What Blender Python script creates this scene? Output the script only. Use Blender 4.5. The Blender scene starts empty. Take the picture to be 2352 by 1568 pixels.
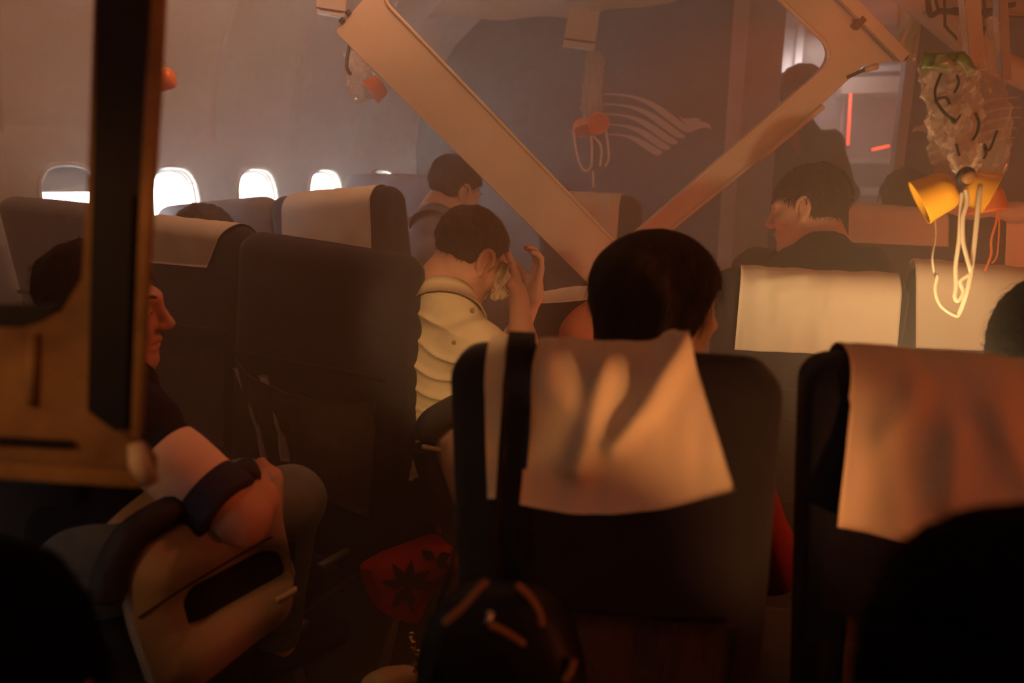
import bpy, bmesh, math, random
import numpy as np
from mathutils import Vector, Matrix, noise, Quaternion

random.seed(7); RNG = np.random.default_rng(7)
SC = bpy.context.scene
COL = SC.collection
R = math.radians
V = Vector

# ------------------------------------------------------------------ camera
CAM_H, PITCH, FPX = 1.42, R(13), 1600.0
cam_d = bpy.data.cameras.new('camera'); cam = bpy.data.objects.new('camera', cam_d); COL.objects.link(cam)
cam.location = (0, 0, CAM_H); cam.rotation_euler = (R(90) - PITCH, 0, 0)
cam_d.sensor_width = 36; cam_d.lens = 36 * FPX / 2352
cam_d.clip_start = 0.02; cam_d.clip_end = 60
cam_d.dof.use_dof = True; cam_d.dof.focus_distance = 2.0; cam_d.dof.aperture_fstop = 1.9
SC.camera = cam
CP = V((0, 0, CAM_H))
FW = V((0, math.cos(PITCH), -math.sin(PITCH))); UP = V((0, math.sin(PITCH), math.cos(PITCH))); RT = V((1, 0, 0))

def ray(px, py):
    return FW + RT * ((px - 1176) / FPX) + UP * ((784 - py) / FPX)
def P(px, py, d):
    """the place seen at a photo pixel, at a depth in metres along the view"""
    return CP + ray(px, py) * d
class Plane:
    def __init__(s, p, n): s.p = V(p); s.n = V(n).normalized()
    def hit(s, px, py):
        r = ray(px, py); return CP + r * ((s.p - CP).dot(s.n) / r.dot(s.n))
def axis(deg): return V((math.sin(R(deg)), math.cos(R(deg)), 0))
def rowdir(deg): return V((math.cos(R(deg)), -math.sin(R(deg)), 0))

# ------------------------------------------------------------------ view, world, lights
SC.view_settings.view_transform = 'Standard'; SC.view_settings.look = 'None'
SC.view_settings.gamma = 1; SC.view_settings.use_curve_mapping = False
SC.view_settings.exposure = 0.0
SC.cycles.use_denoising = True
SC.cycles.max_bounces = 8; SC.cycles.diffuse_bounces = 3; SC.cycles.glossy_bounces = 2
SC.cycles.transmission_bounces = 4; SC.cycles.transparent_max_bounces = 12; SC.cycles.volume_bounces = 1
SC.cycles.sample_clamp_indirect = 4
w = bpy.data.worlds.new('overcast_sky'); SC.world = w; w.use_nodes = True
bg = w.node_tree.nodes['Background']; bg.inputs[0].default_value = (1.0, 0.96, 0.91, 1); bg.inputs[1].default_value = 62.0

def look(o, target):
    o.rotation_euler = (V(target) - o.location).to_track_quat('-Z', 'Y').to_euler()
def lamp(name, kind, loc, target, energy, color, size=0.2, spot=60, blend=0.5):
    l = bpy.data.lights.new(name, kind); o = bpy.data.objects.new(name, l); COL.objects.link(o)
    o.location = loc; l.energy = energy; l.color = color
    if target is not None: look(o, target)
    if kind == 'AREA': l.size = size
    elif kind == 'SPOT': l.shadow_soft_size = size; l.spot_size = R(spot); l.spot_blend = blend
    else: l.shadow_soft_size = size
    return o
# added spots and fills without a seen source, fire to the right, glow of the burning cabin behind the camera
lamp('ground_fire', 'SPOT', P(2235, 1130, 1.20), P(2110, 640, 1.80), 40.0, (1.0, 0.62, 0.28), 0.07, 136, 0.5)
lamp('cheek_fill', 'POINT', P(2235, 1130, 1.20), None, 2.2, (1.0, 0.36, 0.10), 0.07)  # added fill for the woman's cheek, no source of its own
lamp('shirt_fill', 'SPOT', (0.15, -0.50, 2.00), P(1030, 790, 1.85), 125, (1.0, 0.54, 0.22), 0.03, 12, 0.5)  # added spot to brighten the cream shirt, no real torch
lamp('red_lamp_ahead', 'POINT', P(1540, 900, 2.25), None, 4, (1.0, 0.16, 0.05), 0.08)
lamp('fire_right', 'POINT', (1.95, 1.9, 1.25), None, 9, (1.0, 0.20, 0.06), 0.16)
lamp('fire_behind', 'SPOT', (0.95, -0.35, 0.70), P(1440, 965, 1.0), 60, (1.0, 0.40, 0.12), 0.06, 21, 0.6)
lamp('red_fire_behind', 'POINT', (1.9, -0.3, 1.0), None, 22, (1.0, 0.17, 0.05), 0.15)
lamp('panel_fill', 'SPOT', (-0.85, -0.10, 1.75), P(110, 900, 0.72), 9, (1.0, 0.45, 0.12), 0.06, 36, 0.6)  # added spot that brightens the near broken frame panel
lamp('edge_fill', 'POINT', (1.15, 1.75, 2.40), None, 2.6, (1.0, 0.34, 0.10), 0.12)  # added unseen lamp to light the fallen frame's edges and rail
lamp('face_red_fill', 'SPOT', (0.95, 1.60, 1.87), P(400, 860, 1.32), 30, (1.0, 0.16, 0.05), 0.04, 26, 0.6)  # added red spot on the polo man's face and arm
lamp('ceiling_glow', 'AREA', (-0.45, 2.0, 2.45), (-1.3, 2.9, 1.5), 8.5, (1.0, 0.47, 0.24), 0.5)
lamp('fire_glow', 'AREA', (0.3, -0.9, 2.2), (-0.2, 3.0, 1.7), 2.2, (1.0, 0.36, 0.14), 1.0)

# ------------------------------------------------------------------ helpers
def tag(o, label=None, cat=None, group=None, kind=None):
    if label: o['label'] = label
    if cat: o['category'] = cat
    if group: o['group'] = group
    if kind: o['kind'] = kind
    return o
def empty(name, loc, label=None, cat=None, group=None, kind=None, rz=0):
    o = bpy.data.objects.new(name, None); COL.objects.link(o); o.location = loc; o.rotation_euler = (0, 0, rz)
    o.empty_display_size = 0.05
    return tag(o, label, cat, group, kind)
WORLD = {}
def worldm(o):
    m = Matrix.Translation(o.location) @ o.rotation_euler.to_matrix().to_4x4()
    return worldm(o.parent) @ m if o.parent else m
def obj(name, data, mats, parent=None, label=None, cat=None, group=None, kind=None, smooth=True, local=False, origin=None):
    """data = (verts, faces) in world space (or local to parent) or a bmesh; ONE mesh object"""
    if isinstance(data, bmesh.types.BMesh):
        me = bpy.data.meshes.new(name); data.to_mesh(me); data.free()
    else:
        me = bpy.data.meshes.new(name)
        vs, fs = data[0], data[1]
        me.from_pydata([tuple(v) for v in vs], [], [tuple(int(i) for i in f) for f in fs])
    me.validate()
    o = bpy.data.objects.new(name, me); COL.objects.link(o)
    for m in (mats if isinstance(mats, (list, tuple)) else [mats]): me.materials.append(m)
    if parent is not None:
        o.parent = parent
        if not local: me.transform(worldm(parent).inverted())
    else:
        if origin is None and len(me.vertices):
            co = np.empty(len(me.vertices) * 3, 'f'); me.vertices.foreach_get('co', co); co = co.reshape(-1, 3)
            lo, hi = co.min(0), co.max(0); origin = V(((lo[0] + hi[0]) / 2, (lo[1] + hi[1]) / 2, float(lo[2])))
        if origin is not None:
            me.transform(Matrix.Translation(-V(origin))); o.location = origin
    if smooth: me.polygons.foreach_set('use_smooth', [True] * len(me.polygons))
    me.update()
    return tag(o, label, cat, group, kind)

def bevel_box(bm, c, dims, M=None, bev=0.006, seg=2):
    r = bmesh.ops.create_cube(bm, size=1)
    vs = r['verts']
    T = (M or Matrix.Identity(4)) @ Matrix.Translation(V(c)) @ Matrix.Diagonal((*dims, 1))
    bmesh.ops.transform(bm, matrix=T, verts=vs)
    if bev: bmesh.ops.bevel(bm, geom=list({e for v in vs for e in v.link_edges}), offset=bev, segments=seg, affect='EDGES', profile=0.6)
def box_between(a, b, wd, th, up=V((0, 0, 1)), bev=0.004):
    bm = bmesh.new(); a, b = V(a), V(b); z = (b - a); L = z.length; z.normalize()
    x = V(up).cross(z); x = x.normalized() if x.length > 1e-5 else V((1, 0, 0)); y = z.cross(x)
    M = Matrix((x, y, z)).transposed().to_4x4(); M.translation = (a + b) / 2
    bevel_box(bm, (0, 0, 0), (wd, th, L), M, bev); return bm
def tube(pts, rad, n=8, flat=1.0, closed_ends=True):
    pts = [V(p) for p in pts]; rs = rad if isinstance(rad, (list, tuple)) else [rad] * len(pts)
    vs, fs = [], []; prev = None
    for i, p in enumerate(pts):
        t = (pts[min(i + 1, len(pts) - 1)] - pts[max(i - 1, 0)]).normalized()
        x = prev if prev is not None else (V((0, 0, 1)) if abs(t.z) < .9 else V((1, 0, 0)))
        x = (x - t * x.dot(t)); x = x.normalized() if x.length > 1e-6 else t.orthogonal().normalized()
        prev = x; y = t.cross(x)
        for k in range(n):
            a = 2 * math.pi * k / n; vs.append(p + x * (math.cos(a) * rs[i]) + y * (math.sin(a) * rs[i] * flat))
    for i in range(len(pts) - 1):
        for k in range(n):
            fs.append((i * n + k, i * n + (k + 1) % n, (i + 1) * n + (k + 1) % n, (i + 1) * n + k))
    if closed_ends:
        fs.append(tuple(range(n - 1, -1, -1))); fs.append(tuple((len(pts) - 1) * n + k for k in range(n)))
    return vs, fs
def spline(pts, n=8):
    pts = [V(p) for p in pts]; out = []
    for i in range(len(pts) - 1):
        p0, p1, p2, p3 = pts[max(i - 1, 0)], pts[i], pts[i + 1], pts[min(i + 2, len(pts) - 1)]
        for k in range(n):
            t = k / n
            out.append(0.5 * ((2 * p1) + (p2 - p0) * t + (2 * p0 - 5 * p1 + 4 * p2 - p3) * t * t + (3 * p1 - p0 - 3 * p2 + p3) * t ** 3))
    out.append(pts[-1]); return out
def join(*parts):
    vs, fs = [], []
    for v, f in parts:
        b = len(vs); vs += list(v); fs += [tuple(i + b for i in q) for q in f]
    return vs, fs
def grid_faces(nu, nv, wrap=False):
    fs = []
    for i in range(nu - 1):
        for j in range(nv if wrap else nv - 1):
            fs.append((i * nv + j, i * nv + (j + 1) % nv, (i + 1) * nv + (j + 1) % nv, (i + 1) * nv + j))
    return fs
def solid_sheet(vs, nu, nv, th, nrm=None):
    """a nu x nv grid of points given a thickness; ONE closed sheet"""
    vs = [V(v) for v in vs]; N = []
    for i in range(nu):
        for j in range(nv):
            a = vs[min(i + 1, nu - 1) * nv + j] - vs[max(i - 1, 0) * nv + j]; b = vs[i * nv + min(j + 1, nv - 1)] - vs[i * nv + max(j - 1, 0)]
            N.append(a.cross(b).normalized())
    w2 = [v - n * th for v, n in zip(vs, N)]; off = nu * nv
    f1 = grid_faces(nu, nv); fs = list(f1) + [tuple(off + k for k in reversed(f)) for f in f1]
    rim = [(i * nv) for i in range(nu)] + [((nu - 1) * nv + j) for j in range(1, nv)] + [(i * nv + nv - 1) for i in range(nu - 2, -1, -1)] + [j for j in range(nv - 2, 0, -1)]
    for k in range(len(rim)):
        a, b = rim[k], rim[(k + 1) % len(rim)]; fs.append((b, a, off + a, off + b))
    return vs + w2, fs
def round_poly(pts, rads, seg=6):
    """2-D or 3-D polygon with rounded corners"""
    out = []; n = len(pts); pts = [V(p) for p in pts]
    for i in range(n):
        p, a, b = pts[i], pts[i - 1], pts[(i + 1) % n]; r = rads[i] if isinstance(rads, (list, tuple)) else rads
        if r <= 0: out.append(p); continue
        da, db = (a - p), (b - p); r = min(r, da.length * .49, db.length * .49)
        s, e = p + da.normalized() * r, p + db.normalized() * r
        for k in range(seg + 1):
            t = k / seg; out.append(s * (1 - t) ** 2 + p * 2 * t * (1 - t) + e * t * t)
    return out
def slab(outer, inner=None, ext=V((0, 0, 0.01)), bev=0.0):
    """flat polygon (3-D points, maybe with a hole) extruded by a vector"""
    bm = bmesh.new(); edges = []
    for loop in ([outer] + ([inner] if inner else [])):
        lv = [bm.verts.new(p) for p in loop]
        edges += [bm.edges.new((lv[i], lv[(i + 1) % len(lv)])) for i in range(len(lv))]
    r = bmesh.ops.triangle_fill(bm, edges=edges, use_beauty=True, use_dissolve=False)
    faces = [f for f in bm.faces]
    r = bmesh.ops.extrude_face_region(bm, geom=faces)
    bmesh.ops.translate(bm, vec=ext, verts=[g for g in r['geom'] if isinstance(g, bmesh.types.BMVert)])
    bmesh.ops.recalc_face_normals(bm, faces=bm.faces)
    if bev:
        sh = [e for e in bm.edges if len(e.link_faces) == 2 and e.calc_face_angle(0) > 0.9]
        bmesh.ops.bevel(bm, geom=sh, offset=bev, segments=2, affect='EDGES')
    return bm
def lathe(prof, c, ax, n=24):
    """profile (radius, height) turned about an axis"""
    ax = V(ax).normalized(); x = ax.orthogonal().normalized(); y = ax.cross(x); vs = []
    for r, h in prof:
        for k in range(n):
            a = 2 * math.pi * k / n; vs.append(V(c) + ax * h + x * (r * math.cos(a)) + y * (r * math.sin(a)))
    return vs, grid_faces(len(prof), n, True)
def fbm(p, s, seed=0):
    q = V(p) * s + V((seed * 7.3, seed * 3.1, seed * 5.7)); return noise.noise(q) + 0.5 * noise.noise(q * 2.1)

# ------------------------------------------------------------------ materials
def mat(name, col, rough=0.7, var=0.12, vscale=6, bump=0.0, bscale=80, spec=0.3, metal=0.0, sheen=0.0, sss=0.0, stretch=None, dirt=None):
    m = bpy.data.materials.new(name); m.use_nodes = True; nt = m.node_tree; N, L = nt.nodes, nt.links
    b = N['Principled BSDF']; b.inputs['Roughness'].default_value = rough; b.inputs['Metallic'].default_value = metal
    b.inputs['Specular IOR Level'].default_value = spec
    if sheen: b.inputs['Sheen Weight'].default_value = sheen
    if sss:
        b.inputs['Subsurface Weight'].default_value = sss; b.inputs['Subsurface Radius'].default_value = (0.012, 0.004, 0.002)
    tc = N.new('ShaderNodeTexCoord'); mp = N.new('ShaderNodeMapping'); L.new(tc.outputs['Object'], mp.inputs[0])
    if stretch: mp.inputs['Scale'].default_value = stretch
    nz = N.new('ShaderNodeTexNoise'); nz.inputs['Scale'].default_value = vscale; nz.inputs['Detail'].default_value = 5
    L.new(mp.outputs[0], nz.inputs['Vector'])
    rp = N.new('ShaderNodeValToRGB'); c = V(col)
    rp.color_ramp.elements[0].position = 0.3; rp.color_ramp.elements[1].position = 0.7
    d = V(dirt) if dirt else c * (1 - var)
    rp.color_ramp.elements[0].color = (*d, 1); rp.color_ramp.elements[1].color = (*(c * (1 + var * .5)), 1)
    L.new(nz.outputs['Fac'], rp.inputs[0]); L.new(rp.outputs[0], b.inputs['Base Color'])
    if bump:
        n2 = N.new('ShaderNodeTexNoise'); n2.inputs['Scale'].default_value = bscale; n2.inputs['Detail'].default_value = 4
        L.new(mp.outputs[0], n2.inputs['Vector'])
        bp = N.new('ShaderNodeBump'); bp.inputs['Strength'].default_value = bump; bp.inputs['Distance'].default_value = 0.004
        L.new(n2.outputs['Fac'], bp.inputs['Height']); L.new(bp.outputs[0], b.inputs['Normal'])
    return m
def glow(name, col, s):
    m = bpy.data.materials.new(name); m.use_nodes = True; b = m.node_tree.nodes['Principled BSDF']
    b.inputs['Base Color'].default_value = (*col, 1); b.inputs['Emission Color'].default_value = (*col, 1); b.inputs['Emission Strength'].default_value = s
    return m
def plastic_film(name, col, clear=0.6):
    m = bpy.data.materials.new(name); m.use_nodes = True; nt = m.node_tree; N, L = nt.nodes, nt.links
    b = N['Principled BSDF']; b.inputs['Base Color'].default_value = (*col, 1); b.inputs['Roughness'].default_value = 0.14; b.inputs['Specular IOR Level'].default_value = 0.8
    t = N.new('ShaderNodeBsdfTransparent'); mx = N.new('ShaderNodeMixShader'); fr = N.new('ShaderNodeLayerWeight'); fr.inputs[0].default_value = 0.35
    mr = N.new('ShaderNodeMapRange'); mr.inputs['To Min'].default_value = 1 - clear; mr.inputs['To Max'].default_value = 0.9
    L.new(fr.outputs['Facing'], mr.inputs['Value']); L.new(mr.outputs[0], mx.inputs[0])
    L.new(t.outputs[0], mx.inputs[1]); L.new(b.outputs[0], mx.inputs[2]); L.new(mx.outputs[0], N['Material Output'].inputs['Surface'])
    return m
M = dict(
    wall=mat('cabin_wall_plastic', (0.62, 0.56, 0.50), 0.55, 0.06, 3, 0.05, 200),
    rim=mat('window_rim_plastic', (0.72, 0.68, 0.62), 0.45, 0.04),
    navy=mat('navy_bulkhead', (0.050, 0.060, 0.085), 0.6, 0.1, 4, 0.05, 150),
    beige=mat('beige_partition', (0.34, 0.26, 0.22), 0.6, 0.08, 3),
    trim=mat('partition_trim', (0.52, 0.34, 0.28), 0.5, 0.08),
    logo=mat('logo_print', (0.62, 0.46, 0.38), 0.6, 0.04),
    frame=mat('fallen_panel_plastic', (0.56, 0.43, 0.33), 0.5, 0.08, 5, 0.04, 120),
    cream=mat('cream_plastic', (0.68, 0.55, 0.42), 0.45, 0.08, 4),
    dirty=mat('dirty_cream_plastic', (0.40, 0.24, 0.10), 0.6, 0.3, 9, 0.15, 40, dirt=(0.16, 0.08, 0.03)),
    rubber=mat('black_rubber', (0.012, 0.011, 0.013), 0.55, 0.2),
    ceiling=mat('ceiling_panel', (0.55, 0.47, 0.38), 0.6, 0.1, 3, dirt=(0.42, 0.34, 0.26)),
    floor=mat('dark_carpet', (0.045, 0.035, 0.028), 0.95, 0.3, 30, 0.5, 300),
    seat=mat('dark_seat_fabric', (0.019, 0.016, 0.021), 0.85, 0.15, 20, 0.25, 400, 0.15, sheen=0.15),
    seat_daylit_grey=mat('daylit_grey_fabric', (0.27, 0.25, 0.28), 0.85, 0.15, 20, 0.25, 400, 0.15, sheen=0.2),  # dark seat fabric lightened to stand in for daylight and haze; also grey straps
    pocket=mat('seat_pocket_cloth', (0.085, 0.062, 0.048), 0.9, 0.25, 25, 0.6, 120, stretch=(1, 1, 0.3)),
    cover=mat('white_cover_cloth', (0.72, 0.62, 0.50), 0.85, 0.06, 8, 0.15, 260, 0.15),
    arm=mat('armrest_plastic', (0.40, 0.31, 0.23), 0.45, 0.08, 4),
    pad=mat('armrest_pad', (0.022, 0.019, 0.021), 0.6, 0.15),
    metal=mat('seat_frame_metal', (0.30, 0.27, 0.20), 0.4, 0.15, metal=0.6),
    chrome=mat('chrome', (0.75, 0.74, 0.72), 0.15, 0.05, metal=1.0),
    gold=mat('gold_chain_metal', (0.85, 0.58, 0.22), 0.15, 0.05, metal=1.0),
    skin=mat('skin', (0.50, 0.26, 0.17), 0.55, 0.1, 14, 0.1, 150, 0.35, sss=0.05),
    skin2=mat('pale_skin', (0.56, 0.32, 0.22), 0.55, 0.1, 14, 0.1, 150, 0.35, sss=0.05),
    skin_dark=mat('dark_skin', (0.14, 0.07, 0.045), 0.55, 0.1, 14, 0.1, 150, 0.35),
    hair=mat('dark_hair', (0.030, 0.016, 0.009), 0.75, 0.4, 60, 0.8, 90, 0.08, stretch=(1, 1, .25)),
    hair_brown=mat('brown_hair', (0.060, 0.032, 0.016), 0.65, 0.4, 60, 0.8, 90, 0.15, stretch=(1, 1, .25)),
    hair_black=mat('black_hair', (0.003, 0.0025, 0.0025), 0.8, 0.3, 60, 0.6, 90, 0.02),
    eye=mat('eye_white', (0.6, 0.55, 0.5), 0.2, 0.02),
    brow=mat('eyebrow_hair', (0.03, 0.016, 0.01), 0.8, 0.2),
    shirt=mat('cream_shirt_cotton', (0.66, 0.55, 0.36), 0.9, 0.1, 10, 0.3, 250, 0.1),
    shirt_blue=mat('grey_blue_shirt', (0.17, 0.16, 0.20), 0.9, 0.1, 10, 0.2, 250, 0.1),
    shirt_dark=mat('dark_brown_top', (0.045, 0.032, 0.026), 0.9, 0.15, 12, 0.2, 250, 0.1),
    shirt_red=mat('red_garment', (0.16, 0.007, 0.006), 0.85, 0.15, 12, 0.2, 250, 0.1),
    coat=mat('dark_coat', (0.030, 0.028, 0.030), 0.85, 0.15, 12),
    coat_black=mat('black_coat', (0.006, 0.006, 0.006), 0.9, 0.15, 12),
    jeans=mat('blue_grey_jeans', (0.20, 0.22, 0.20), 0.9, 0.2, 18, 0.4, 300, 0.1),
    polo_white=mat('polo_white', (0.66, 0.54, 0.46), 0.9, 0.06, 10, 0.15, 300, 0.1),
    yellow=mat('yellow_mask_rubber', (0.85, 0.45, 0.03), 0.35, 0.06, spec=0.5, sss=0.15),
    orange=mat('orange_mask_rubber', (0.80, 0.20, 0.03), 0.4, 0.06, spec=0.5, sss=0.15),
    strap=mat('white_elastic_strap', (0.75, 0.66, 0.50), 0.8, 0.05),
    green=mat('green_tape', (0.08, 0.13, 0.015), 0.35, 0.2, spec=0.6),
    film=plastic_film('clear_bag_film', (0.75, 0.62, 0.52), 0.86),
    ink=mat('black_bag_print', (0.015, 0.013, 0.012), 0.5, 0.1),
    bag_red=mat('red_patterned_cloth', (0.40, 0.012, 0.008), 0.85, 0.15, 12, 0.2, 200),
    leaf_dark=mat('dark_leaf_print', (0.045, 0.016, 0.010), 0.85, 0.15),
    leather=mat('black_leather', (0.010, 0.009, 0.010), 0.5, 0.3, 10, 0.3, 90),
    tan=mat('tan_leather', (0.34, 0.17, 0.06), 0.5, 0.2, 12),
    silver=mat('galley_aluminium', (0.55, 0.52, 0.52), 0.35, 0.08, metal=0.4),
    galley=mat('galley_panel', (0.20, 0.13, 0.12), 0.5, 0.1),
    glass=None, redlight=glow('red_emergency_light', (1.0, 0.06, 0.02), 3.5), ceilight=glow('galley_white_light', (1.0, 0.9, 0.85), 3.0),
    tie=mat('red_tie', (0.40, 0.02, 0.015), 0.6, 0.1), tissue=mat('crumpled_tissue', (0.45, 0.33, 0.22), 0.9, 0.05),
    red_seat=mat('rust_fabric', (0.42, 0.12, 0.05), 0.85, 0.1, 14, 0.2, 200),
    shoe=mat('pale_shoe_leather', (0.45, 0.34, 0.20), 0.5, 0.15), rust=mat('duct_wrap', (0.42, 0.30, 0.24), 0.7, 0.2, 8),
)
gm = bpy.data.materials.new('window_glass'); gm.use_nodes = True
_n, _l = gm.node_tree.nodes, gm.node_tree.links
_t = _n.new('ShaderNodeBsdfTransparent'); _t.inputs[0].default_value = (0.96, 0.97, 0.97, 1); _g = _n.new('ShaderNodeBsdfGlossy'); _g.inputs['Roughness'].default_value = 0.05
_x = _n.new('ShaderNodeMixShader'); _x.inputs[0].default_value = 0.06; _l.new(_t.outputs[0], _x.inputs[1]); _l.new(_g.outputs[0], _x.inputs[2]); _l.new(_x.outputs[0], _n['Material Output'].inputs['Surface'])
M['glass'] = gm

# ================================================================== THE SETTING
LA = 35.0
WA, WR = axis(LA), rowdir(LA)
W0 = P(595, 430, 3.44); W0 = V((W0.x, W0.y, 0))
wplane = Plane(W0, WR)
PROF = [(-0.02, .05), (.3, .02), (.6, 0), (.95, 0), (1.62, 0), (1.80, .035), (2.0, .12), (2.2, .26), (2.36, .44), (2.48, .66), (2.56, .92), (2.60, 1.1)]
def W(u, s, z): return W0 + WA * u + WR * s + V((0, 0, z))
def sprof(z):
    for (z0, s0), (z1, s1) in zip(PROF, PROF[1:]):
        if z0 <= z <= z1: return s0 + (s1 - s0) * (z - z0) / (z1 - z0)
    return PROF[-1][1]
us = [(wplane.hit(px, 430) - W0).dot(WA) for px in (400, 590, 744, 878)]
pitch = (us[3] - us[0]) / 3
ucs = [us[0] + pitch * k for k in range(-8, 6)]
# outer skin behind the panels is left out: the panels meet edge to edge
wl = empty('wall_left', W(0, 0, 0), kind='structure')
WZ, HW, HH, HR = 1.295, .108, .178, .085
def rr(cu, cz, hw, hh, r, n=36):
    pts = []
    for k in range(n):
        a = 2 * math.pi * (k + .5) / n
        e = 3.2; c, s = math.cos(a), math.sin(a)
        q = (abs(c) ** e + abs(s) ** e) ** (-1 / e)
        pts.append((cu + hw * c * q, cz + hh * s * q))
    return pts
def ridge(u, uc):
    t = abs(u - uc) / (pitch / 2); return .022 * t ** 5 - (.016 if t > .985 else 0)
def make_panel(uc, has_hole=True):
    vs, fs = [], []
    h = pitch / 2
    cols = [-1, -.97, -.9, -.75, -.5, 0, .5, .75, .9, .97, 1]
    def strip(zs):
        b = len(vs)
        for z in zs:
            for c in cols: vs.append(W(uc + c * h, sprof(z) + ridge(uc + c * h, uc) - (.012 if z in (1.001, 1.571) else 0), z))
        for f in grid_faces(len(zs), len(cols)): fs.append(tuple(b + i for i in f))
    strip([-.02, .3, .6, .95, 1.001]); strip([1.571, 1.62, 1.7, 1.8, 1.9, 2.0, 2.1, 2.2, 2.28, 2.36, 2.42, 2.48, 2.56, 2.60])
    n = 36; hole = rr(uc, WZ, HW, HH, HR, n); b = len(vs)
    for ring in range(4):
        t = ring / 3
        for k, (hu, hz) in enumerate(hole):
            du, dz = hu - uc, hz - WZ
            q = min(h / abs(du) if abs(du) > 1e-6 else 9, ((1.62 - WZ) if dz > 0 else (WZ - .95)) / abs(dz) if abs(dz) > 1e-6 else 9)
            ou, oz = uc + du * q, WZ + dz * q
            u, z = hu + (ou - hu) * t, hz + (oz - hz) * t
            vs.append(W(u, ridge(u, uc) if ring else -.004, z))
    for f in grid_faces(4, n, True): fs.append(tuple(b + i for i in f))
    # corners of the window zone
    for sx in (-1, 1):
        for zc in (.95, 1.62):
            cz = [(i, (vs[b + 3 * n + i] - W(uc + sx * h, ridge(uc + sx * h, uc), zc)).length) for i in range(n)]
            i = min(cz, key=lambda q: q[1])[0]
            k = len(vs); vs.append(W(uc + sx * h, ridge(uc + sx * h, uc), zc)); i2, i0 = (i + 1) % n, (i - 1) % n
            fs.append((b + 3 * n + i0, b + 3 * n + i, k)); fs.append((b + 3 * n + i, b + 3 * n + i2, k))
    return vs, fs
nwin = 0
for uc in ucs:
    obj('panel', make_panel(uc), M['wall'], wl)
    nwin += 1
    wn = empty('window_%d' % nwin, W(uc, 0, WZ - HH), kind='structure')
    n = 36; vs = []
    rings = [(-.006, 1.16, 1.11), (.010, 1.13, 1.09), (.013, 1.07, 1.05), (.004, 1.0, 1.0)]
    for s, a, b in rings: vs += [W(u, s + .004, z) for u, z in rr(uc, WZ, HW * a, HH * b, HR, n)]
    obj('window_rim', (vs, grid_faces(len(rings), n, True)), M['rim'], wn)
    vs = []
    rv = [(.004, 1.0, 1.0), (-.012, .985, .985), (-.013, .94, .955), (-.028, .92, .94), (-.029, .87, .90), (-.045, .86, .89), (-.046, 1.6, 1.5)]
    for s, a, b in rv: vs += [W(u, s, z) for u, z in rr(uc, WZ, HW * a, HH * b, HR, n)]
    obj('window_reveal', (vs, grid_faces(len(rv), n, True)), M['rim'], wn)
    if nwin < 8:   # shades added on unseen windows behind the camera to block daylight
        q = [W(u, -.025, z) for u, z in rr(uc, WZ, HW * .95, HH * .96, HR, n)]; q2 = [p - WR * .004 for p in q]
        obj('window_shade', (q + q2, [tuple(range(n)), tuple(range(2 * n - 1, n - 1, -1))] + [(k, (k + 1) % n, n + (k + 1) % n, n + k) for k in range(n)]), M['rim'], wn)
    if nwin == 8:   # shade half drawn
        zc = wplane.hit(165, 441).z; q = [W(u, -.020, max(z, zc)) for u, z in rr(uc, WZ, HW * .96, HH * .965, HR, n)]; q2 = [p - WR * .004 for p in q]
        obj('window_shade', (q + q2, [tuple(range(n)), tuple(range(2 * n - 1, n - 1, -1))] + [(k, (k + 1) % n, n + (k + 1) % n, n + k) for k in range(n)]), M['rim'], wn)
    g = [W(u, -.036, z) for u, z in rr(uc, WZ, HW * .88, HH * .905, HR, n)]
    g2 = [p - WR * .004 for p in g]
    obj('pane', (g + g2, [tuple(range(n)), tuple(range(2 * n - 1, n - 1, -1))] + [(k, (k + 1) % n, n + (k + 1) % n, n + k) for k in range(n)]), M['glass'], wn)
# daylight standing in front of the windows outside: the sky itself
# bulkhead ahead, turned a little from the sidewall
BA = 15.0
Bc = P(985, 380, 4.3); bplane = Plane(Bc, axis(BA)); BN = axis(BA); BR = rowdir(BA)
def Bz(px, z, off=0.0):
    q = bplane.hit(px, 400); q = V((q.x, q.y, z)) - BN * off; return q
def wallbox(name, q0, q1, th, z0, z1, m, kind='structure', parent=None, bev=0.0):
    d = (q1 - q0); d.z = 0; x = d.normalized(); y = V((-x.y, x.x, 0)); c = (q0 + q1) / 2; c.z = (z0 + z1) / 2
    Mx = Matrix((x, y, V((0, 0, 1)))).transposed().to_4x4(); Mx.translation = c + y * th / 2
    bm = bmesh.new(); bevel_box(bm, (0, 0, 0), (d.length, th, z1 - z0), Mx, bev)
    return obj(name, bm, m, parent, kind=kind if parent is None else None, smooth=False)
wallbox('wall_front', Bz(800, 0), Bz(1664, 0), .05, 0, 2.7, M['navy'])
wallbox('trim_1', Bz(1660, 0, .02), Bz(1694, 0, .02), .09, 0, 2.7, M['trim'], bev=.004)
wallbox('wall_partition', Bz(1694, 0), Bz(1776, 0), .06, 0, 2.7, M['beige'])
wallbox('trim_2', Bz(2048, 0, .02), Bz(2072, 0, .02), .09, 0, 2.7, M['trim'], bev=.004)
wallbox('wall_front_right', Bz(2072, 0), Bz(3400, 0), .05, 0, 2.7, M['navy'])
wallbox('trim_3', Bz(1776, 0), Bz(2048, 0), .06, 2.42, 2.7, M['beige'])
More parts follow.
